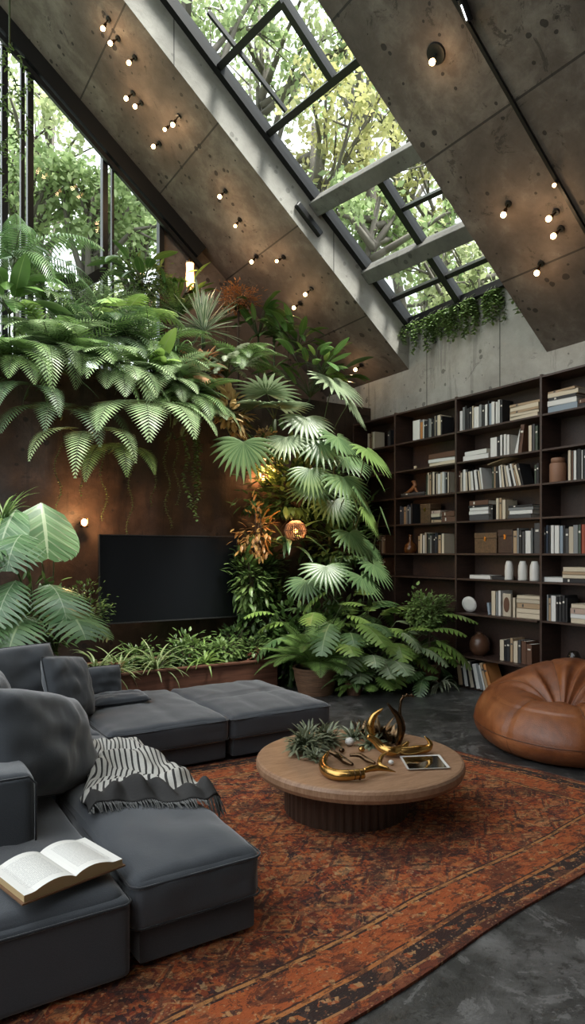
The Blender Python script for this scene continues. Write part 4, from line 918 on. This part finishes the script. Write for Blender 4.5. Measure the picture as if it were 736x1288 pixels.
def strappy(P, label, n=40, L=.5, W=.035, m_='varieg', seed=0, e=(.3, 1.5), droop=(.5, 1.5), name='spiky_plant', aim=None, spread=3.14, stemh=0):
    rg = random.Random(seed); f = MB(); s = MB(); P = Vector(P); top = P + V(0, 0, stemh)
    for i in range(n):
        a = (aim if aim is not None else 0) + rg.uniform(-spread, spread); blade(f, top + V(rg.uniform(-.02,.02), rg.uniform(-.02,.02), rg.uniform(0,.04)), a, rg.uniform(*e), L * rg.uniform(.65, 1.1), rg.uniform(*droop), W * rg.uniform(.8,1.2), 8, .35, prof=lambda t: min(1, .45 + t * 1.6) * (1 - t) ** .55)
    tube(s, [P - V(0,0,.05), top + V(0,0,.03)], [.03,.02], 8)
    return plant(name, label, P, f, s, m_)
def broad(P, label, n=14, L=.35, W=.13, m_='broad', seed=0, h=.35, name='broadleaf_plant', aim=FRONT, spread=2.4, e=(-.2, .9), droop=(.4, 1.4), split=False, nl=8):
    rg = random.Random(seed); f = MB(); s = MB(); P = Vector(P)
    for i in range(n):
        a = aim + rg.uniform(-spread, spread); hh = h * rg.uniform(.35, 1); ee = rg.uniform(.7, 1.4)
        cv = curve(P, a, ee, hh, .5, 5); tube(s, [c[0] for c in cv], [.008,.007,.006,.005,.005,.004], 5); q = cv[-1][0]; l_ = L * rg.uniform(.7, 1.15)
        if split: split_leaf(f, q, a, rg.uniform(*e), l_, rg.uniform(*droop), W * l_ / L, nl, .62, .3)
        else: blade(f, q, a, rg.uniform(*e), l_, rg.uniform(*droop), W * l_ / L, 7, .25, roll=rg.uniform(-.3, .3))
    return plant(name, label, P, f, s, m_)
def fanpalm(P, label, leaves, m_='palm', seed=0, name='fan_palm', nf=17, dr=.5, mats=None, cat='plant', tr=.03):
    """leaves: (centre, radius, azimuth, elevation)"""
    rg = random.Random(seed); f = MB(); s = MB(); P = Vector(P); top = P + V(0, 0, .25)
    tube(s, [P - V(0,0,.02), P + V(0,0,.12), top], [tr*1.4, tr, tr], 8)
    for (c, r_, a, e) in leaves:
        c = Vector(c); mid = top.lerp(c, .55) + V(0, 0, .12 * (c - top).length); tube(s, smoothpath([top, mid, c], 5), lerps([.012, .008, .006], 11), 6)
        d = V(math.cos(e)*math.cos(a), math.cos(e)*math.sin(a), math.sin(e)); u = V(-math.sin(e)*math.cos(a), -math.sin(e)*math.sin(a), math.cos(e))
        fan_leaf(f, c, d, u, r_, nf, 1.9 + rg.uniform(-.2, .3), dr * rg.uniform(.8, 1.2))
    return plant(name, label, P, f, s, m_)
def bush(P, label, rad, n=500, L=.06, W=.03, m_='shrub', seed=0, name='small_leaf_shrub', sz=.8, smat='brownstem', lift_=.5, lw=None):
    rg = random.Random(seed); f = MB(); s = MB(); P = Vector(P); rad = Vector(rad) if not isinstance(rad, (int, float)) else V(rad, rad, rad * sz); c = P + V(0, 0, rad.z * lift_ * 2 * .9)
    tips = []
    for i in range(26):
        q = rvec(rg); tip = c + V(q.x * rad.x, q.y * rad.y, q.z * rad.z); mid = P.lerp(tip, .5) + rvec(rg) * .03; tube(s, [P, mid, tip], [.007, .005, .002], 4); tips += [tip, mid.lerp(tip, .5)]
    for i in range(n):
        tp = rg.choice(tips); q = tp + V(rg.gauss(0, .22) * rad.x, rg.gauss(0, .22) * rad.y, rg.gauss(0, .22) * rad.z); d = (q - c); d = (d.normalized() + rvec(rg) * .8 + V(0,-.2,.1)).normalized(); q.z = max(q.z, P.z + .01)
        l_ = L * rg.uniform(.6, 1.2); blade(f, q, math.atan2(d.y, d.x), math.asin(max(-1, min(1, d.z))), l_, .7, W * l_ / L, 3, .3)
    return plant(name, label, P, f, s, m_, smat)
def vine(P, label, strands, m_='shrub', seed=0, L=.05, W=.035, name='trailing_vine', step=.03, curl=.03):
    rg = random.Random(seed); f = MB(); s = MB(); P = Vector(P)
    for (dx, dy, ln) in strands:
        p = P + V(dx, dy, 0); pts = [P, P + V(dx*.6, dy, .03), p]; n = int(ln / step); ph = rg.random() * 6
        for i in range(n):
            p = p + V(math.sin(i * .35 + ph) * curl * .4 + rg.uniform(-.006,.006), rg.uniform(-.008,.006), -step); pts.append(p.copy())
            for sg in (0, 1): a = ph + i * 1.7 + sg * 3.14; blade(f, p, a, rg.uniform(-.5,.4), L * rg.uniform(.6,1.2), 1.0, W, 3, .3)
        tube(s, pts, .003, 4)
    return plant(name, label, P, f, s, m_)
LY = 8.45                                            # ledge planting line
def L_(px, py, Y=LY): return atY(px, py, Y)
# ---- top-left hanging greens and palms
vine(L_(12, 62, 9.0), 'vine hanging down from the roof in the top left corner', [(-.25,0,1.6),(-.12,0,1.9),(.02,-.1,2.2),(.14,0,1.3),(-.4,0,2.0)], 'shrublight', 1, .06, .03, curl=.06)
fern(L_(18, 330, 8.5), 'feathery palm arching over the left edge of the ledge', 12, 1.15, .32, 'palm', 2, aim=R(-20), spread=2.6, e=(.3, 1.2), droop=(1.0, 2.0), name='feather_palm', lw=.022, nn=30, sag=.5)
broad(L_(12, 395, 8.35), 'dark broadleaf plant at the far left of the ledge', 18, .5, .2, 'broad', 3, .5)
fern(L_(55, 385, 8.7), 'dark upright fern below the gable window', 14, .8, .14, 'fern', 4, e=(.5, 1.4))
strappy(L_(78, 420, 8.6), 'strap leaved lily standing left of the split leaf plant', 34, .62, .045, 'palm', 5, (.7, 1.5), (.5, 1.4), 'strap_leaf_lily')
fern(L_(125, 398, 8.9), 'airy fern in front of the window bars', 14, .75, .13, 'fernpale', 6, e=(.6, 1.4), droop=(1, 2))
o = broad(L_(158, 415, 8.5), 'bright split leaf philodendron in the middle of the ledge', 9, .62, .44, 'philo', 7, .4, 'split_leaf_plant', split=True, e=(-.1, .6))
broad(L_(180, 365, 8.9), 'tall loose shrub beside the dark window post', 20, .35, .12, 'broad', 8, .55)
bush(L_(175, 385, 9.0), 'small leaved shrub under the right window pane', (.5,.22,.4), 500, .09, .045, 'shrublight', 9)
fern(L_(225, 400, 8.7), 'slender fern left of the cream edged dracaena', 14, .7, .10, 'fern', 10, e=(.7, 1.45))
strappy(L_(256, 432, 8.25), 'spiky cream edged dracaena on the middle of the ledge', 70, .62, .05, 'varieg', 11, (-.1, 1.55), (.15, .7), 'dracaena', stemh=.15)
broad(L_(222, 395, 9.0), 'dark climbing plant against the post by the lantern', 24, .30, .08, 'broad', 12, .6, e=(-.4, 1.2))
bush(L_(300, 392, 8.6), 'dried orange flower heads behind the dracaena', (.30,.2,.20), 900, .055, .02, 'dried', 13, 'dried_flowers')
bush(L_(252, 475, 8.0), 'dry orange bracts below the dracaena', (.24,.12,.18), 45, .20, .13, 'terraleaf', 14, 'dry_bract_plant')
broad(L_(325, 425, 8.6), 'dark leafy climber between the dried flowers and the lance leaves', 26, .32, .09, 'broad', 15, .6)
fern(L_(345, 425, 8.5), 'light fern behind the lance leaved plant', 12, .55, .10, 'fern', 16, e=(.3, 1.2))
# ---- main fern band
FB = [(20,455,8.15,'fern',.85,.17,'pale tipped fern at the left end of the fern row'), (62,440,8.2,'fernpale',.85,.16,'pale fern second from the left in the fern row'), (104,455,8.1,'fern',.85,.18,'green fern above the dark hanging fronds'),
      (140,430,8.2,'ferndark',.8,.16,'dark fern behind the middle of the fern row'), (152,470,7.95,'fernpale',.80,.18,'pale arching fern above the television'), (190,440,8.15,'fern',.75,.16,'fern between the split leaf plant and the dracaena'),
      (215,480,7.95,'fernpale',.7,.16,'silvery fern to the right of the glossy leaf plant'), (238,500,8.0,'fern',.65,.15,'fern under the dry orange bracts')]
for i, (px, py, Y, m_, L, W, lb) in enumerate(FB): fern(L_(px, py, Y), lb, 22, L * 1.15, W * 1.45, m_, 20 + i, aim=FRONT, spread=1.9, e=(0, 1.1), droop=(1.0, 2.0), lw=.023, nn=23)
broad(L_(192, 470, 7.85), 'glossy broad leaved plant in the fern row', 9, .42, .17, 'philo', 30, .15, e=(.2, 1.2))
broad(L_(285, 475, 8.0), 'pale toothed leaf plant right of the dracaena', 26, .26, .12, 'silver', 31, .35, split=True, nl=6, name='pale_leaf_plant')
strappy(L_(225, 450, 8.0), 'grassy tuft hanging left of the orange bracts', 30, .5, .03, 'palm', 32, (.2, 1.2), (1, 2.2), 'grass_tuft')
# ---- ferns hanging down the wall
def hang(P, label, fr, m_, seed, W=.28, lw=.026):
    rg = random.Random(seed); f = MB(); s = MB(); P = Vector(P)
    for (dx, L, e) in fr: frond(f, s, P + V(dx * .3, 0, 0), FRONT + dx * 1.4, e + .25, L * 1.1, 1.6 + e * .8, W, 25, lw, .25, .08, .55)
    return plant('hanging_fern', label, P, f, s, m_)
hang(L_(78, 520, 8.2), 'dark fern hanging low on the left of the wall', [(-.5,.8,.1),(-.1,.9,.2),(.3,.95,0),(.6,.85,.2)], 'ferndark', 40)
hang(L_(112, 545, 8.05), 'long silvery fern fronds hanging left of the television top', [(-.5,.85,0),(-.1,1.0,-.2),(.35,.95,.1)], 'fernpale', 41, .22)
hang(L_(143, 560, 8.1), 'short green fern hanging above the television corner', [(-.3,.75,-.3),(.1,.8,-.1),(.5,.6,-.2)], 'fern', 42, .22)
hang(L_(180, 515, 7.9), 'large bright fern fronds hanging over the television', [(-.4,.9,.1),(0,1.05,.0),(.35,1.0,.1),(.7,.85,.2)], 'fernpale', 43, .36, .034)
hang(L_(35, 490, 8.1), 'brown tinged fern hanging at the far left wall', [(-.6,.8,.2),(-.2,.7,.1),(.3,.8,0)], 'ferndark', 44, .2)
hang(L_(215, 510, 7.95), 'narrow green fern hanging beside the vines', [(-.2,.7,.2),(.2,.75,.0)], 'fern', 45, .2)
vine(L_(238, 540, 7.95), 'leafy vine strands hanging over the television top', [(-.06,0,1.0),(.02,-.02,.8),(.08,0,1.15),(.14,0,.7)], 'shrub', 46, .06, .04)
vine(L_(215, 545, 8.1), 'dark thin vine hanging left of the leafy strands', [(-.05,0,1.2),(.04,0,.9)], 'shrub', 47, .035, .02)
vine(L_(110, 560, 8.15), 'sparse dark roots and vine above the wall sconce', [(-.3,0,.8),(-.1,0,.6),(.2,0,.9),(.5,0,1.1),(.8,0,.7)], 'shrub', 48, .03, .02)
fern(L_(260, 520, 8.0), 'pale fern between the vines and the golden leaves', 14, .6, .2, 'fernpale', 49, e=(-.2,.9), droop=(1, 2.2))
fern(L_(300, 455, 8.1), 'green fern right of the dracaena under the dried flowers', 16, .7, .2, 'fern', 52, e=(0,1.0), droop=(1, 2.0))
strappy(L_(120, 415, 8.25), 'light strap leaves rising behind the middle of the fern row', 26, .6, .05, 'spider', 53, (.5,1.4), (.8,2.0), 'strap_leaf_lily')
broad(L_(52, 425, 8.2), 'pale split leaf plant at the left of the fern row', 10, .36, .24, 'philo', 54, .3, 'split_leaf_plant', split=True)
# ---- golden leaves, centre
bush(L_(290, 545, 7.9), 'golden yellow leaved plant between dracaena and palms', (.28,.15,.30), 110, .16, .085, 'gold', 50, 'golden_leaf_plant')
bush(L_(335, 558, 7.8), 'small golden flower spray above the fan leaf', (.14,.10,.10), 260, .05, .03, 'gold', 51, 'golden_flower_spray')
# ---- fan palms, right of centre
A0 = FRONT
def FL(px, py, Y, r_, a=A0, e=-.35): return (atY(px, py - 10, Y), r_, a, e * .6 - (.80 if e < .25 else .1))
fanpalm(L_(325, 600, 8.15), 'fan palm with one big leaf hanging right of the television', [FL(306,566,7.6,.52,A0-.1,-1.15), FL(345,570,7.8,.32,A0+.5,-.5)], 'palm', 60)
fanpalm(L_(345, 550, 8.1), 'upright silvery fan palm beside the golden leaves', [FL(335,505,7.8,.55,A0-.3,.9), FL(352,520,7.7,.5,A0+.4,.3), FL(325,520,7.8,.45,A0-.8,.4)], 'palmpale', 61, nf=19)
fanpalm(L_(395, 640, 8.1), 'tall fan palm with leaves before the grey wall', [FL(420,488,7.5,.58,A0+.5,.1), FL(440,515,7.4,.45,A0+.9,-.4), FL(385,535,7.5,.5,A0+.1,-.1), FL(360,560,7.5,.4,A0-.4,-.2)], 'palmpale', 62)
fanpalm(L_(415, 690, 8.0), 'middle fan palm with drooping leaves left of bookcase', [FL(402,565,7.3,.48,A0-.1,-.2), FL(425,560,7.2,.5,A0+.6,-.1), FL(390,600,7.2,.4,A0,-.6), FL(432,610,7.1,.52,A0+.4,-.3), FL(450,625,7.0,.42,A0+1,-.4)], 'palm', 63)
fanpalm(L_(440, 720, 7.7), 'bright fan palm leaves overlapping the leftmost bay', [FL(462,575,7.0,.5,A0+.7,0), FL(470,600,6.9,.33,A0+1.1,-.4), FL(460,650,6.9,.42,A0+.9,-.5)], 'palmbright', 64)
fanpalm(L_(420, 790, 7.6), 'low fan palm with a pale leaf beside the television', [FL(410,722,7.0,.45,A0,0), FL(455,735,6.8,.42,A0+.6,0), FL(385,740,7.2,.35,A0-.5,-.2), FL(440,680,7.1,.45,A0+.5,-.2)], 'palm', 65)
fanpalm(L_(425, 660, 8.1), 'dark fan palm in the shade behind the bright leaves', [FL(395,620,7.7,.5,A0-.3,.2), FL(435,585,7.8,.5,A0+.3,.2), FL(455,690,7.3,.5,A0+.7,0), FL(420,640,7.6,.45,A0,-.3)], 'palm', 66)
fanpalm(L_(465, 760, 7.5), 'fan palm leaves low before the leftmost bay', [FL(480,650,6.9,.36,A0+1.1,-.7), FL(470,720,6.9,.4,A0+.6,-.1)], 'palm', 67)
broad(L_(390, 500, 8.1), 'lance leaved plant reaching up the concrete wall', 34, .42, .13, 'broad', 70, .75, 'lance_leaf_plant', e=(-.3, 1.3))
broad(L_(375, 440, 8.3), 'upper lance leaved plant touching the sloping ceiling', 22, .4, .12, 'broad', 71, .5, 'lance_leaf_plant', e=(-.2, 1.3))
broad(L_(405, 470, 8.0), 'pale budding plant in front of the lance leaves', 14, .22, .07, 'philo', 72, .5, 'pale_bud_plant')
bush(L_(375, 640, 7.98), 'dark shrub filling the wall behind the fan palms', (.8,.2,.9), 1200, .16, .07, 'shrub', 73, lift_=.1)
bush(L_(430, 700, 7.9), 'dark shrub behind the low fan palms', (.6,.25,.8), 900, .15, .07, 'shrub', 74, lift_=.1)
# ---- plants beside the TV
strappy(L_(362, 690, 7.8), 'big leaved bromeliad glowing in the lamp light', 22, .75, .11, 'palm', 80, (.3, 1.4), (1, 2.4), 'bromeliad')
bush(L_(325, 700, 7.75), 'orange leaved croton right of the television', (.26,.16,.42), 190, .12, .045, 'croton', 81, 'croton_plant')
bush(L_(318, 760, 7.8), 'green croton with yellow tips beside the television corner', (.26,.16,.40), 260, .15, .05, 'shrublight', 82, 'croton_plant')
bush(L_(330, 800, 7.85), 'dark bushy plant under the crotons', (.35,.15,.5), 600, .10, .05, 'shrub', 83)
bush(L_(325, 745, 7.9), 'dark leafy shrub behind the croton plants', (.32,.1,.75), 700, .12, .06, 'shrub', 84, lift_=.2)
# ---- left monsteras
def monst(P, label, leaves, seed, m_='monstera', name='monstera', nl=10, split=.66):
    f = MB(); s = MB(); P = Vector(P)
    for (px, py, Y, L, W, a, e, dr) in leaves:
        q = atY(px, py, Y); tube(s, smoothpath([P, P.lerp(q, .5) + V(0,0,.15), q], 5), lerps([.016,.012,.008], 11), 7); split_leaf(f, q, a, e, L, dr, W, nl, split, .42, .22)
    return plant(name, label, P, f, s, m_)
monst(L_(45, 800, 7.6), 'monstera with big split leaves at the left edge', [(28,672,7.2,.62,.62,A0-.2,-.2,1.0), (5,690,7.0,.55,.55,A0-.9,-.3,.9), (62,735,7.0,.62,.62,A0+.4,-.2,1.0), (20,730,6.9,.55,.55,A0-.4,-.5,.8)], 90)
monst(L_(70, 820, 7.5), 'monstera with pale splayed leaves just behind the sofa', [(75,762,6.9,.62,.66,A0+.5,-.1,.9), (35,775,6.8,.55,.6,A0-.3,-.1,1.1), (95,775,7.0,.45,.45,A0+1.1,-.2,.8), (10,785,6.8,.5,.5,A0-.7,0,1.0)], 91, 'palm')
f = MB(); s = MB(); P = L_(60, 790, 7.9)
for (px, py, Y, L, W, a, e, dr) in ((52,632,7.75,.68,.72,A0+.3,-1.0,.3), (20,640,7.6,.5,.5,A0-.4,-.7,.5)):
    q = atY(px, py, Y); tube(s, smoothpath([P, P.lerp(q,.5)+V(.1,0,.1), q],5), .008, 6); split_leaf(f, q, a, e, L, dr, W, 10, .06, 0, .25)
plant('elephant_ear', 'round unsplit dark elephant ear leaf near the wall sconce', P, f, s, 'monstera')
strappy(L_(4, 660, 7.6), 'fine leaved plant at the left edge above the monstera', 26, .5, .03, 'shrublight', 92, (.4, 1.5), (.5, 1.8), 'strap_leaf_plant')
bush(L_(25, 830, 7.4), 'dark shrub filling the space below the monsteras', (.6,.2,.5), 700, .12, .06, 'shrub', 93, lift_=.3)
bush(L_(108, 800, 7.75), 'small dark bush at the left foot of the television', (.25,.15,.30), 600, .05, .03, 'shrub', 94)
# ---- planter row
PZ = .34
def pr(px, Y): p = atY(px, 700, Y); p.z = PZ; return p
for i, (px, Y, m_, L, lb) in enumerate(((122,7.35,'spider',.55,'spider plant at the left end of the planter row'), (150,7.4,'spider',.45,'yellowish spider plant under the television'), (196,7.35,'spider',.52,'white striped spider plant under the television'), (258,7.4,'philo',.46,'bright green strap plant beneath the right of the television'))):
    strappy(pr(px, Y), lb, 34, L, .038, m_, 100 + i, (.3, 1.4), (1.0, 2.2), 'spider_plant')
for i, (px, Y, r_, m_, lb) in enumerate(((172,7.7,.2,'shrub','dark low shrub between two spider plants'), (228,7.5,.22,'shrub','low dark shrub left of the bright strap plant'), (240,7.75,.24,'shrublight','light leaved shrub behind the planter middle'), (282,7.5,.22,'shrublight','low leafy shrub near the planter right end'),
                                        (300,7.75,.28,'shrub','taller shrub under the right television corner'), (318,7.45,.22,'shrublight','light green shrub at the planter end'), (340,7.6,.24,'shrub','dark shrub beside the potted feather palm'))):
    bush(pr(px, Y), lb, r_, 320, .085, .042, m_, 110 + i)
bush(V(atY(150, 862, 7.12).x, 7.24, .386), 'reddish succulent spilling over the planter rim', (.10,.06,.06), 120, .05, .02, 'red', 120, 'red_succulent')
bush(V(atY(336, 862, 7.12).x, 7.26, .386), 'rusty dry twigs at the right planter rim', (.14,.07,.07), 120, .06, .02, 'red', 121, 'dry_twigs')
# ---- potted plants on the floor
def pot(parent, c, r_, h, m_='terracotta', rim=True):
    s = MB(); lathe(s, c, [(0,0),(r_*.78,0),(r_*.95,h*.6),(r_,h*.93),(r_*1.05,h*.94),(r_*1.05,h),(r_*.93,h),(r_*.9,h*.85),(0,h*.85)], 40); s.build('pot', M[m_], parent, smooth=False)
    s = MB(); lathe(s, Vector(c) + V(0,0,h*.85), [(0,.012),(r_*.9,.004),(r_*.9,-.01),(0,-.01)], 24); s.build('soil', M['soil'], parent)
p0 = V(4.60, 6.75, .002)
t = fern(p0 + V(0,0,.28), 'bright green feathery palm in a woven basket pot', 40, .80, .26, 'palmbright', 130, aim=0, spread=3.14, e=(.7, 1.5), droop=(.8, 2.0), name='potted_palm', lw=.016, nn=34); pot(t, p0, .27, .32, 'basket')
p0 = V(5.66, 6.62, .002)
t = broad(p0 + V(0,0,.2), 'yellow green split leaf plant in a terracotta pot', 16, .52, .36, 'philo', 131, .75, 'potted_philodendron', aim=0, spread=3.14, split=True, e=(-.3, .5)); pot(t, p0, .14, .25)
p0 = V(5.15, 6.95, .002)
t = broad(p0 + V(0,0,.24), 'pale split leaf plant between the basket palm and terracotta pot', 16, .5, .34, 'palm', 132, .95, 'potted_philodendron', aim=0, spread=3.14, split=True, e=(-.3, .5)); pot(t, p0, .15, .26)
p0 = V(5.55, 7.1, .002)
t = broad(p0 + V(0,0,.26), 'tall bright split leaf plant in front of the lower shelves', 15, .5, .34, 'philo', 133, 1.15, 'potted_philodendron', aim=0, spread=3.14, split=True, e=(-.2, .7)); pot(t, p0, .16, .3)
p0 = V(6.02, 6.30, .002)
t = bush(p0 + V(0,0,.75), 'dense round leafy bush beside the middle bay', (.28,.22,.24), 1500, .06, .04, 'shrublight', 134, 'potted_bush'); pot(t, p0, .16, .30, 'terracotta'); s = MB(); tube(s, [p0 + V(0,0,.24), p0 + V(.02,0,.5), p0 + V(0,0,.8)], .018, 8); s.build('trunk', M['brownstem'], t)
p0 = V(4.95, 6.45, .002)
t = fern(p0 + V(0,0,.15), 'low fern in a small pot on the floor', 18, .42, .10, 'fern', 135, aim=0, spread=3.14, e=(.5,1.3), name='potted_fern'); pot(t, p0, .11, .18)
strappy(V(5.98, 6.08, .03), 'curly pale trailing plant on the floor by the leaning books', 24, .42, .04, 'silver', 136, (.1, 1.2), (1.5, 3.5), 'trailing_plant')
fern(V(6.0, 6.5, .25), 'fine dark fern hanging in front of the lower shelves', 26, .5, .10, 'fern', 137, aim=0, spread=3.14, e=(.2, 1.4), name='fern')
broad(V(5.35, 6.45, .02), 'small dark leaved plant between the floor pots', 20, .26, .10, 'broad', 138, .3)
bush(V(5.1, 7.35, .02), 'dark leafy shrub behind the potted plants', (.7,.25,.65), 1000, .12, .06, 'shrub', 139, lift_=.45)
bush(V(4.7, 7.3, .02), 'dark shrub at the end of the planter behind the basket palm', (.35,.25,.6), 600, .12, .06, 'shrub', 140, lift_=.45)
for i, (x, y, z, n_, L, W, m_, h, lb) in enumerate(((5.1,6.30,.02,10,.34,.24,'philo',.30,'low split leaf plant in front between basket palm and terracotta pot'), (5.35,6.75,.02,14,.5,.34,'palmpale',.95,'pale split leaf plant rising behind the terracotta pot'),
     (4.95,7.2,.02,14,.5,.34,'philo',1.25,'tall split leaf plant above the basket palm'), (5.65,6.75,.02,14,.42,.28,'philo',1.45,'bright split leaf plant arching before the sixth shelf row'), (5.85,6.12,.02,12,.38,.26,'palm',.55,'dark split leaf plant beside the leaning floor books'))):
    broad(V(x, y, z), lb, n_, L, W, m_, 160 + i, h, 'split_leaf_plant', aim=FRONT, spread=2.4, split=True, e=(-.4, .5))
# ---- green fringe on the skylight sill
for i, (y, lb, nn) in enumerate(((7.25,'sparse creeper trailing at the left end of the skylight sill',5), (6.75,'bushy creeper left of the middle of the skylight sill',9), (6.35,'thick bright creeper hanging at the middle of the skylight sill',11), (5.95,'creeper right of the middle of the skylight sill',9), (5.5,'thin creeper at the right end of the skylight sill',5))):
    rg = random.Random(200 + i); st_ = [(rg.uniform(-.10, -.02), rg.uniform(-.25, .25), rg.uniform(.15, .5)) for _ in range(nn * 2)]
    vine(V(6.66, y, 4.99), lb, st_, 'shrublight', 210 + i, .06, .04, 'sill_creeper', .025)

# ------------------------------------------------------------------ lamps
def plight(parent, p, W_, col, r_=.03):
    d = bpy.data.lights.new('light', 'POINT'); d.energy = W_; d.color = col; d.shadow_soft_size = r_; o = bpy.data.objects.new('light', d); C.objects.link(o); o.parent = parent; o.location = Vector(p) - ORG[parent]
DN = -NUP
LP = [((137,24),'topmost spotlight on the left ceiling panel'), ((149,48),'spotlight second from the top of the left ceiling panel'), ((170,72),'spotlight third from the top of the left ceiling panel'), ((168,117),'spotlight on the left of the pair near the first ceiling joint'), ((178,129),'spotlight on the right of the pair near the first ceiling joint'),
      ((217,155),'lower left of two touching spotlights mid ceiling'), ((225,146),'upper right of two touching spotlights mid ceiling'), ((201,180),'single bright spotlight below the touching pair'), ((284,240),'spotlight just below the second ceiling joint'), ((302,276),'spotlight beside the third ceiling joint'),
      ((323,322),'bright spotlight above the lance leaved plant'), ((357,323),'tiny spotlight right of the bright one above the lance leaves'), ((392,363),'spotlight above the lance leaves, right one'), ((378,381),'lowest spotlight above the lance leaves'), ((455,459),'spotlight in the lowest corner of the left ceiling panel')]
RP = [((549,67),'spotlight with a large black disc mount on the right ceiling panel'), ((640,256),'spotlight in the middle of the right ceiling panel'), ((681,331),'lowest spotlight on the right ceiling panel'), ((706,287),'lower spotlight beside the ceiling groove'), ((700,266),'upper spotlight beside the ceiling groove')]
for k, (pts_, zz) in enumerate(((LP, ZL), (RP, ZR))):
    for i, ((px, py), lb) in enumerate(pts_):
        p = atS(px, py, zz); t = thing('ceiling_spotlight', lb, 'ceiling light', p, 'spotlights on the sloping ceiling')
        big = (k == 1 and i == 0); s = MB(); lathe(s, p - DN * .0, [(0, 0), (.09 if big else .035, 0), (.085 if big else .032, .02), (0, .02)], 20, ax=DN); s.build('mount', M['black'], t, smooth=False)
        s = MB(); rg = random.Random(i + 30 * k); d2 = (DN + rvec(rg) * .35).normalized(); b0 = p + DN * .02
        tube(s, [b0, b0 + d2 * .06], .008, 8); tube(s, [b0 + d2 * .05, b0 + d2 * .10], [.016, .022], 10); s.build('socket', M['bronze'] if not big else M['black'], t, smooth=False)
        s = MB(); ball(s, b0 + d2 * .12, .028 if i not in (5,9,11) else .022, 8); s.build('bulb', M['bulb'], t, smooth=True)
        plight(t, b0 + d2 * .19, 1.4, (1, .66, .36))
# track spotlight and groove conduit
t = thing('track_light', 'black tubular track light at the top of the ceiling groove', 'ceiling light', atS(588, 12, ZR))
a = atS(584, -6, ZR) + DN * .05; b = atS(594, 22, ZR) + DN * .05
s = MB(); tube(s, [a, b], .035, 12); s.build('housing', M['black'], t); s = MB(); tube(s, [a.lerp(b,.2) + DN*.03 , b.lerp(a,.1) + DN*.03], .008, 8); s.build('tube', emi('cool_tube', (.9,.95,1), 3), t)
s = MB(); bar(s, V(1.0, 3.945, ZR + SL*(XW-1.0) - .03), V(6.66, 3.945, ZR + .005), .03, .02, NUP); tag(s.build('conduit', M['black']), 'thin black conduit running down the right ceiling groove', 'conduit')
t = thing('track_light', 'small glowing clip light on the black conduit', 'ceiling light', atS(697, 229, ZR)); q = V(atS(697,229,ZR).x, 3.945, atS(697,229,ZR).z) + DN * .03
s = MB(); tube(s, [q, q + DN*.04], .02, 8); s.build('housing', M['black'], t); s = MB(); ball(s, q + DN * .055, .018, 6); s.build('bulb', M['bulb'], t, smooth=True)
# wall sconce
q = atY(106, 657, 8.14); t = thing('wall_sconce', 'small amber wall lamp glowing left of the television', 'wall light', q)
s = MB(); tube(s, [q + V(0,.14,0), q + V(0,.02,0)], .02, 10); lathe(s, q + V(0,0,-.06), [(0,0),(.045,0),(.05,.012),(.045,.02),(0,.02)], 20); tube(s, [q+V(.04,0,-.05), q+V(.04,0,.05)], .004,6); tube(s, [q+V(-.04,0,-.05), q+V(-.04,0,.05)], .004,6); s.build('bracket', M['bronze'], t)
s = MB(); ball(s, q, .035, 8, 1.2); s.build('bulb', M['bulb'], t, smooth=True); plight(t, q + V(0,-.10,.03), 16, (1,.50,.20), .04)
# lantern on the ledge
q = atY(239, 352, 8.8); t = thing('ledge_lantern', 'tall glowing amber lantern beside the dark window post', 'lamp', q - V(0,0,.2))
s = MB(); lathe(s, q + V(0,0,-.2), [(0,0),(.07,0),(.05,.08),(.04,.10),(0,.10)], 16); s.build('base', M['bronze'], t); s = MB(); lathe(s, q + V(0,0,.23), [(.06,0),(.05,.03),(.01,.08),(0,.08)], 16); s.build('cap', M['bronze'], t)
s = MB(); lathe(s, q + V(0,0,-.10), [(0,0),(.045,0),(.06,.12),(.05,.25),(.055,.33),(0,.33)], 16); s.build('lamp_shade', emi('lantern_glow', (1,.45,.16), 3.5), t, smooth=True); plight(t, q + V(0,-.16,0), 5, (1,.55,.25), .06)
# woven basket lamp among the plants, and another behind
q = atY(372, 668, 7.45); t = thing('basket_lamp', 'woven amber basket lamp glowing among the lower plants', 'lamp', q - V(0,0,.14))
s = MB()
for k in range(34):
    a = 2*math.pi*k/34; tube(s, [q + V(math.cos(a)*r_, math.sin(a)*r_, z_) for r_, z_ in ((.05,.13),(.12,.08),(.15,0),(.12,-.09),(.05,-.14))], .007, 5)
for r_, z_ in ((.05,.13),(.12,.08),(.15,0),(.12,-.09),(.05,-.14)): tube(s, [q + V(math.cos(2*math.pi*k/24)*r_, math.sin(2*math.pi*k/24)*r_, z_) for k in range(24)], .006, 5, closed=True)
s.build('woven_shade', M['basket'], t, smooth=True); s = MB(); ball(s, q, .03, 8); s.build('bulb', M['bulbsoft'], t, smooth=True); plight(t, q + V(0,-.06,.0), 5, (1,.5,.2), .04); plight(t, q + V(0,.0,.24), 9, (1,.5,.2), .04)
q = atY(330, 612, 8.15); t = thing('wall_sconce', 'warm uplighter hidden behind the leaves right of the television', 'wall light', q)
s = MB(); lathe(s, q, [(0,0),(.03,0),(.05,.08),(.045,.08),(.025,.01),(0,.01)], 16); tube(s, [q+V(0,.1,.02), q+V(0,.01,.02)], .012, 6); s.build('bracket', M['bronze'], t); s = MB(); ball(s, q+V(0,0,.05), .022, 6); s.build('bulb', M['bulbsoft'], t, smooth=True); plight(t, q + V(0,-.05,.14), 20, (1,.42,.15), .05)
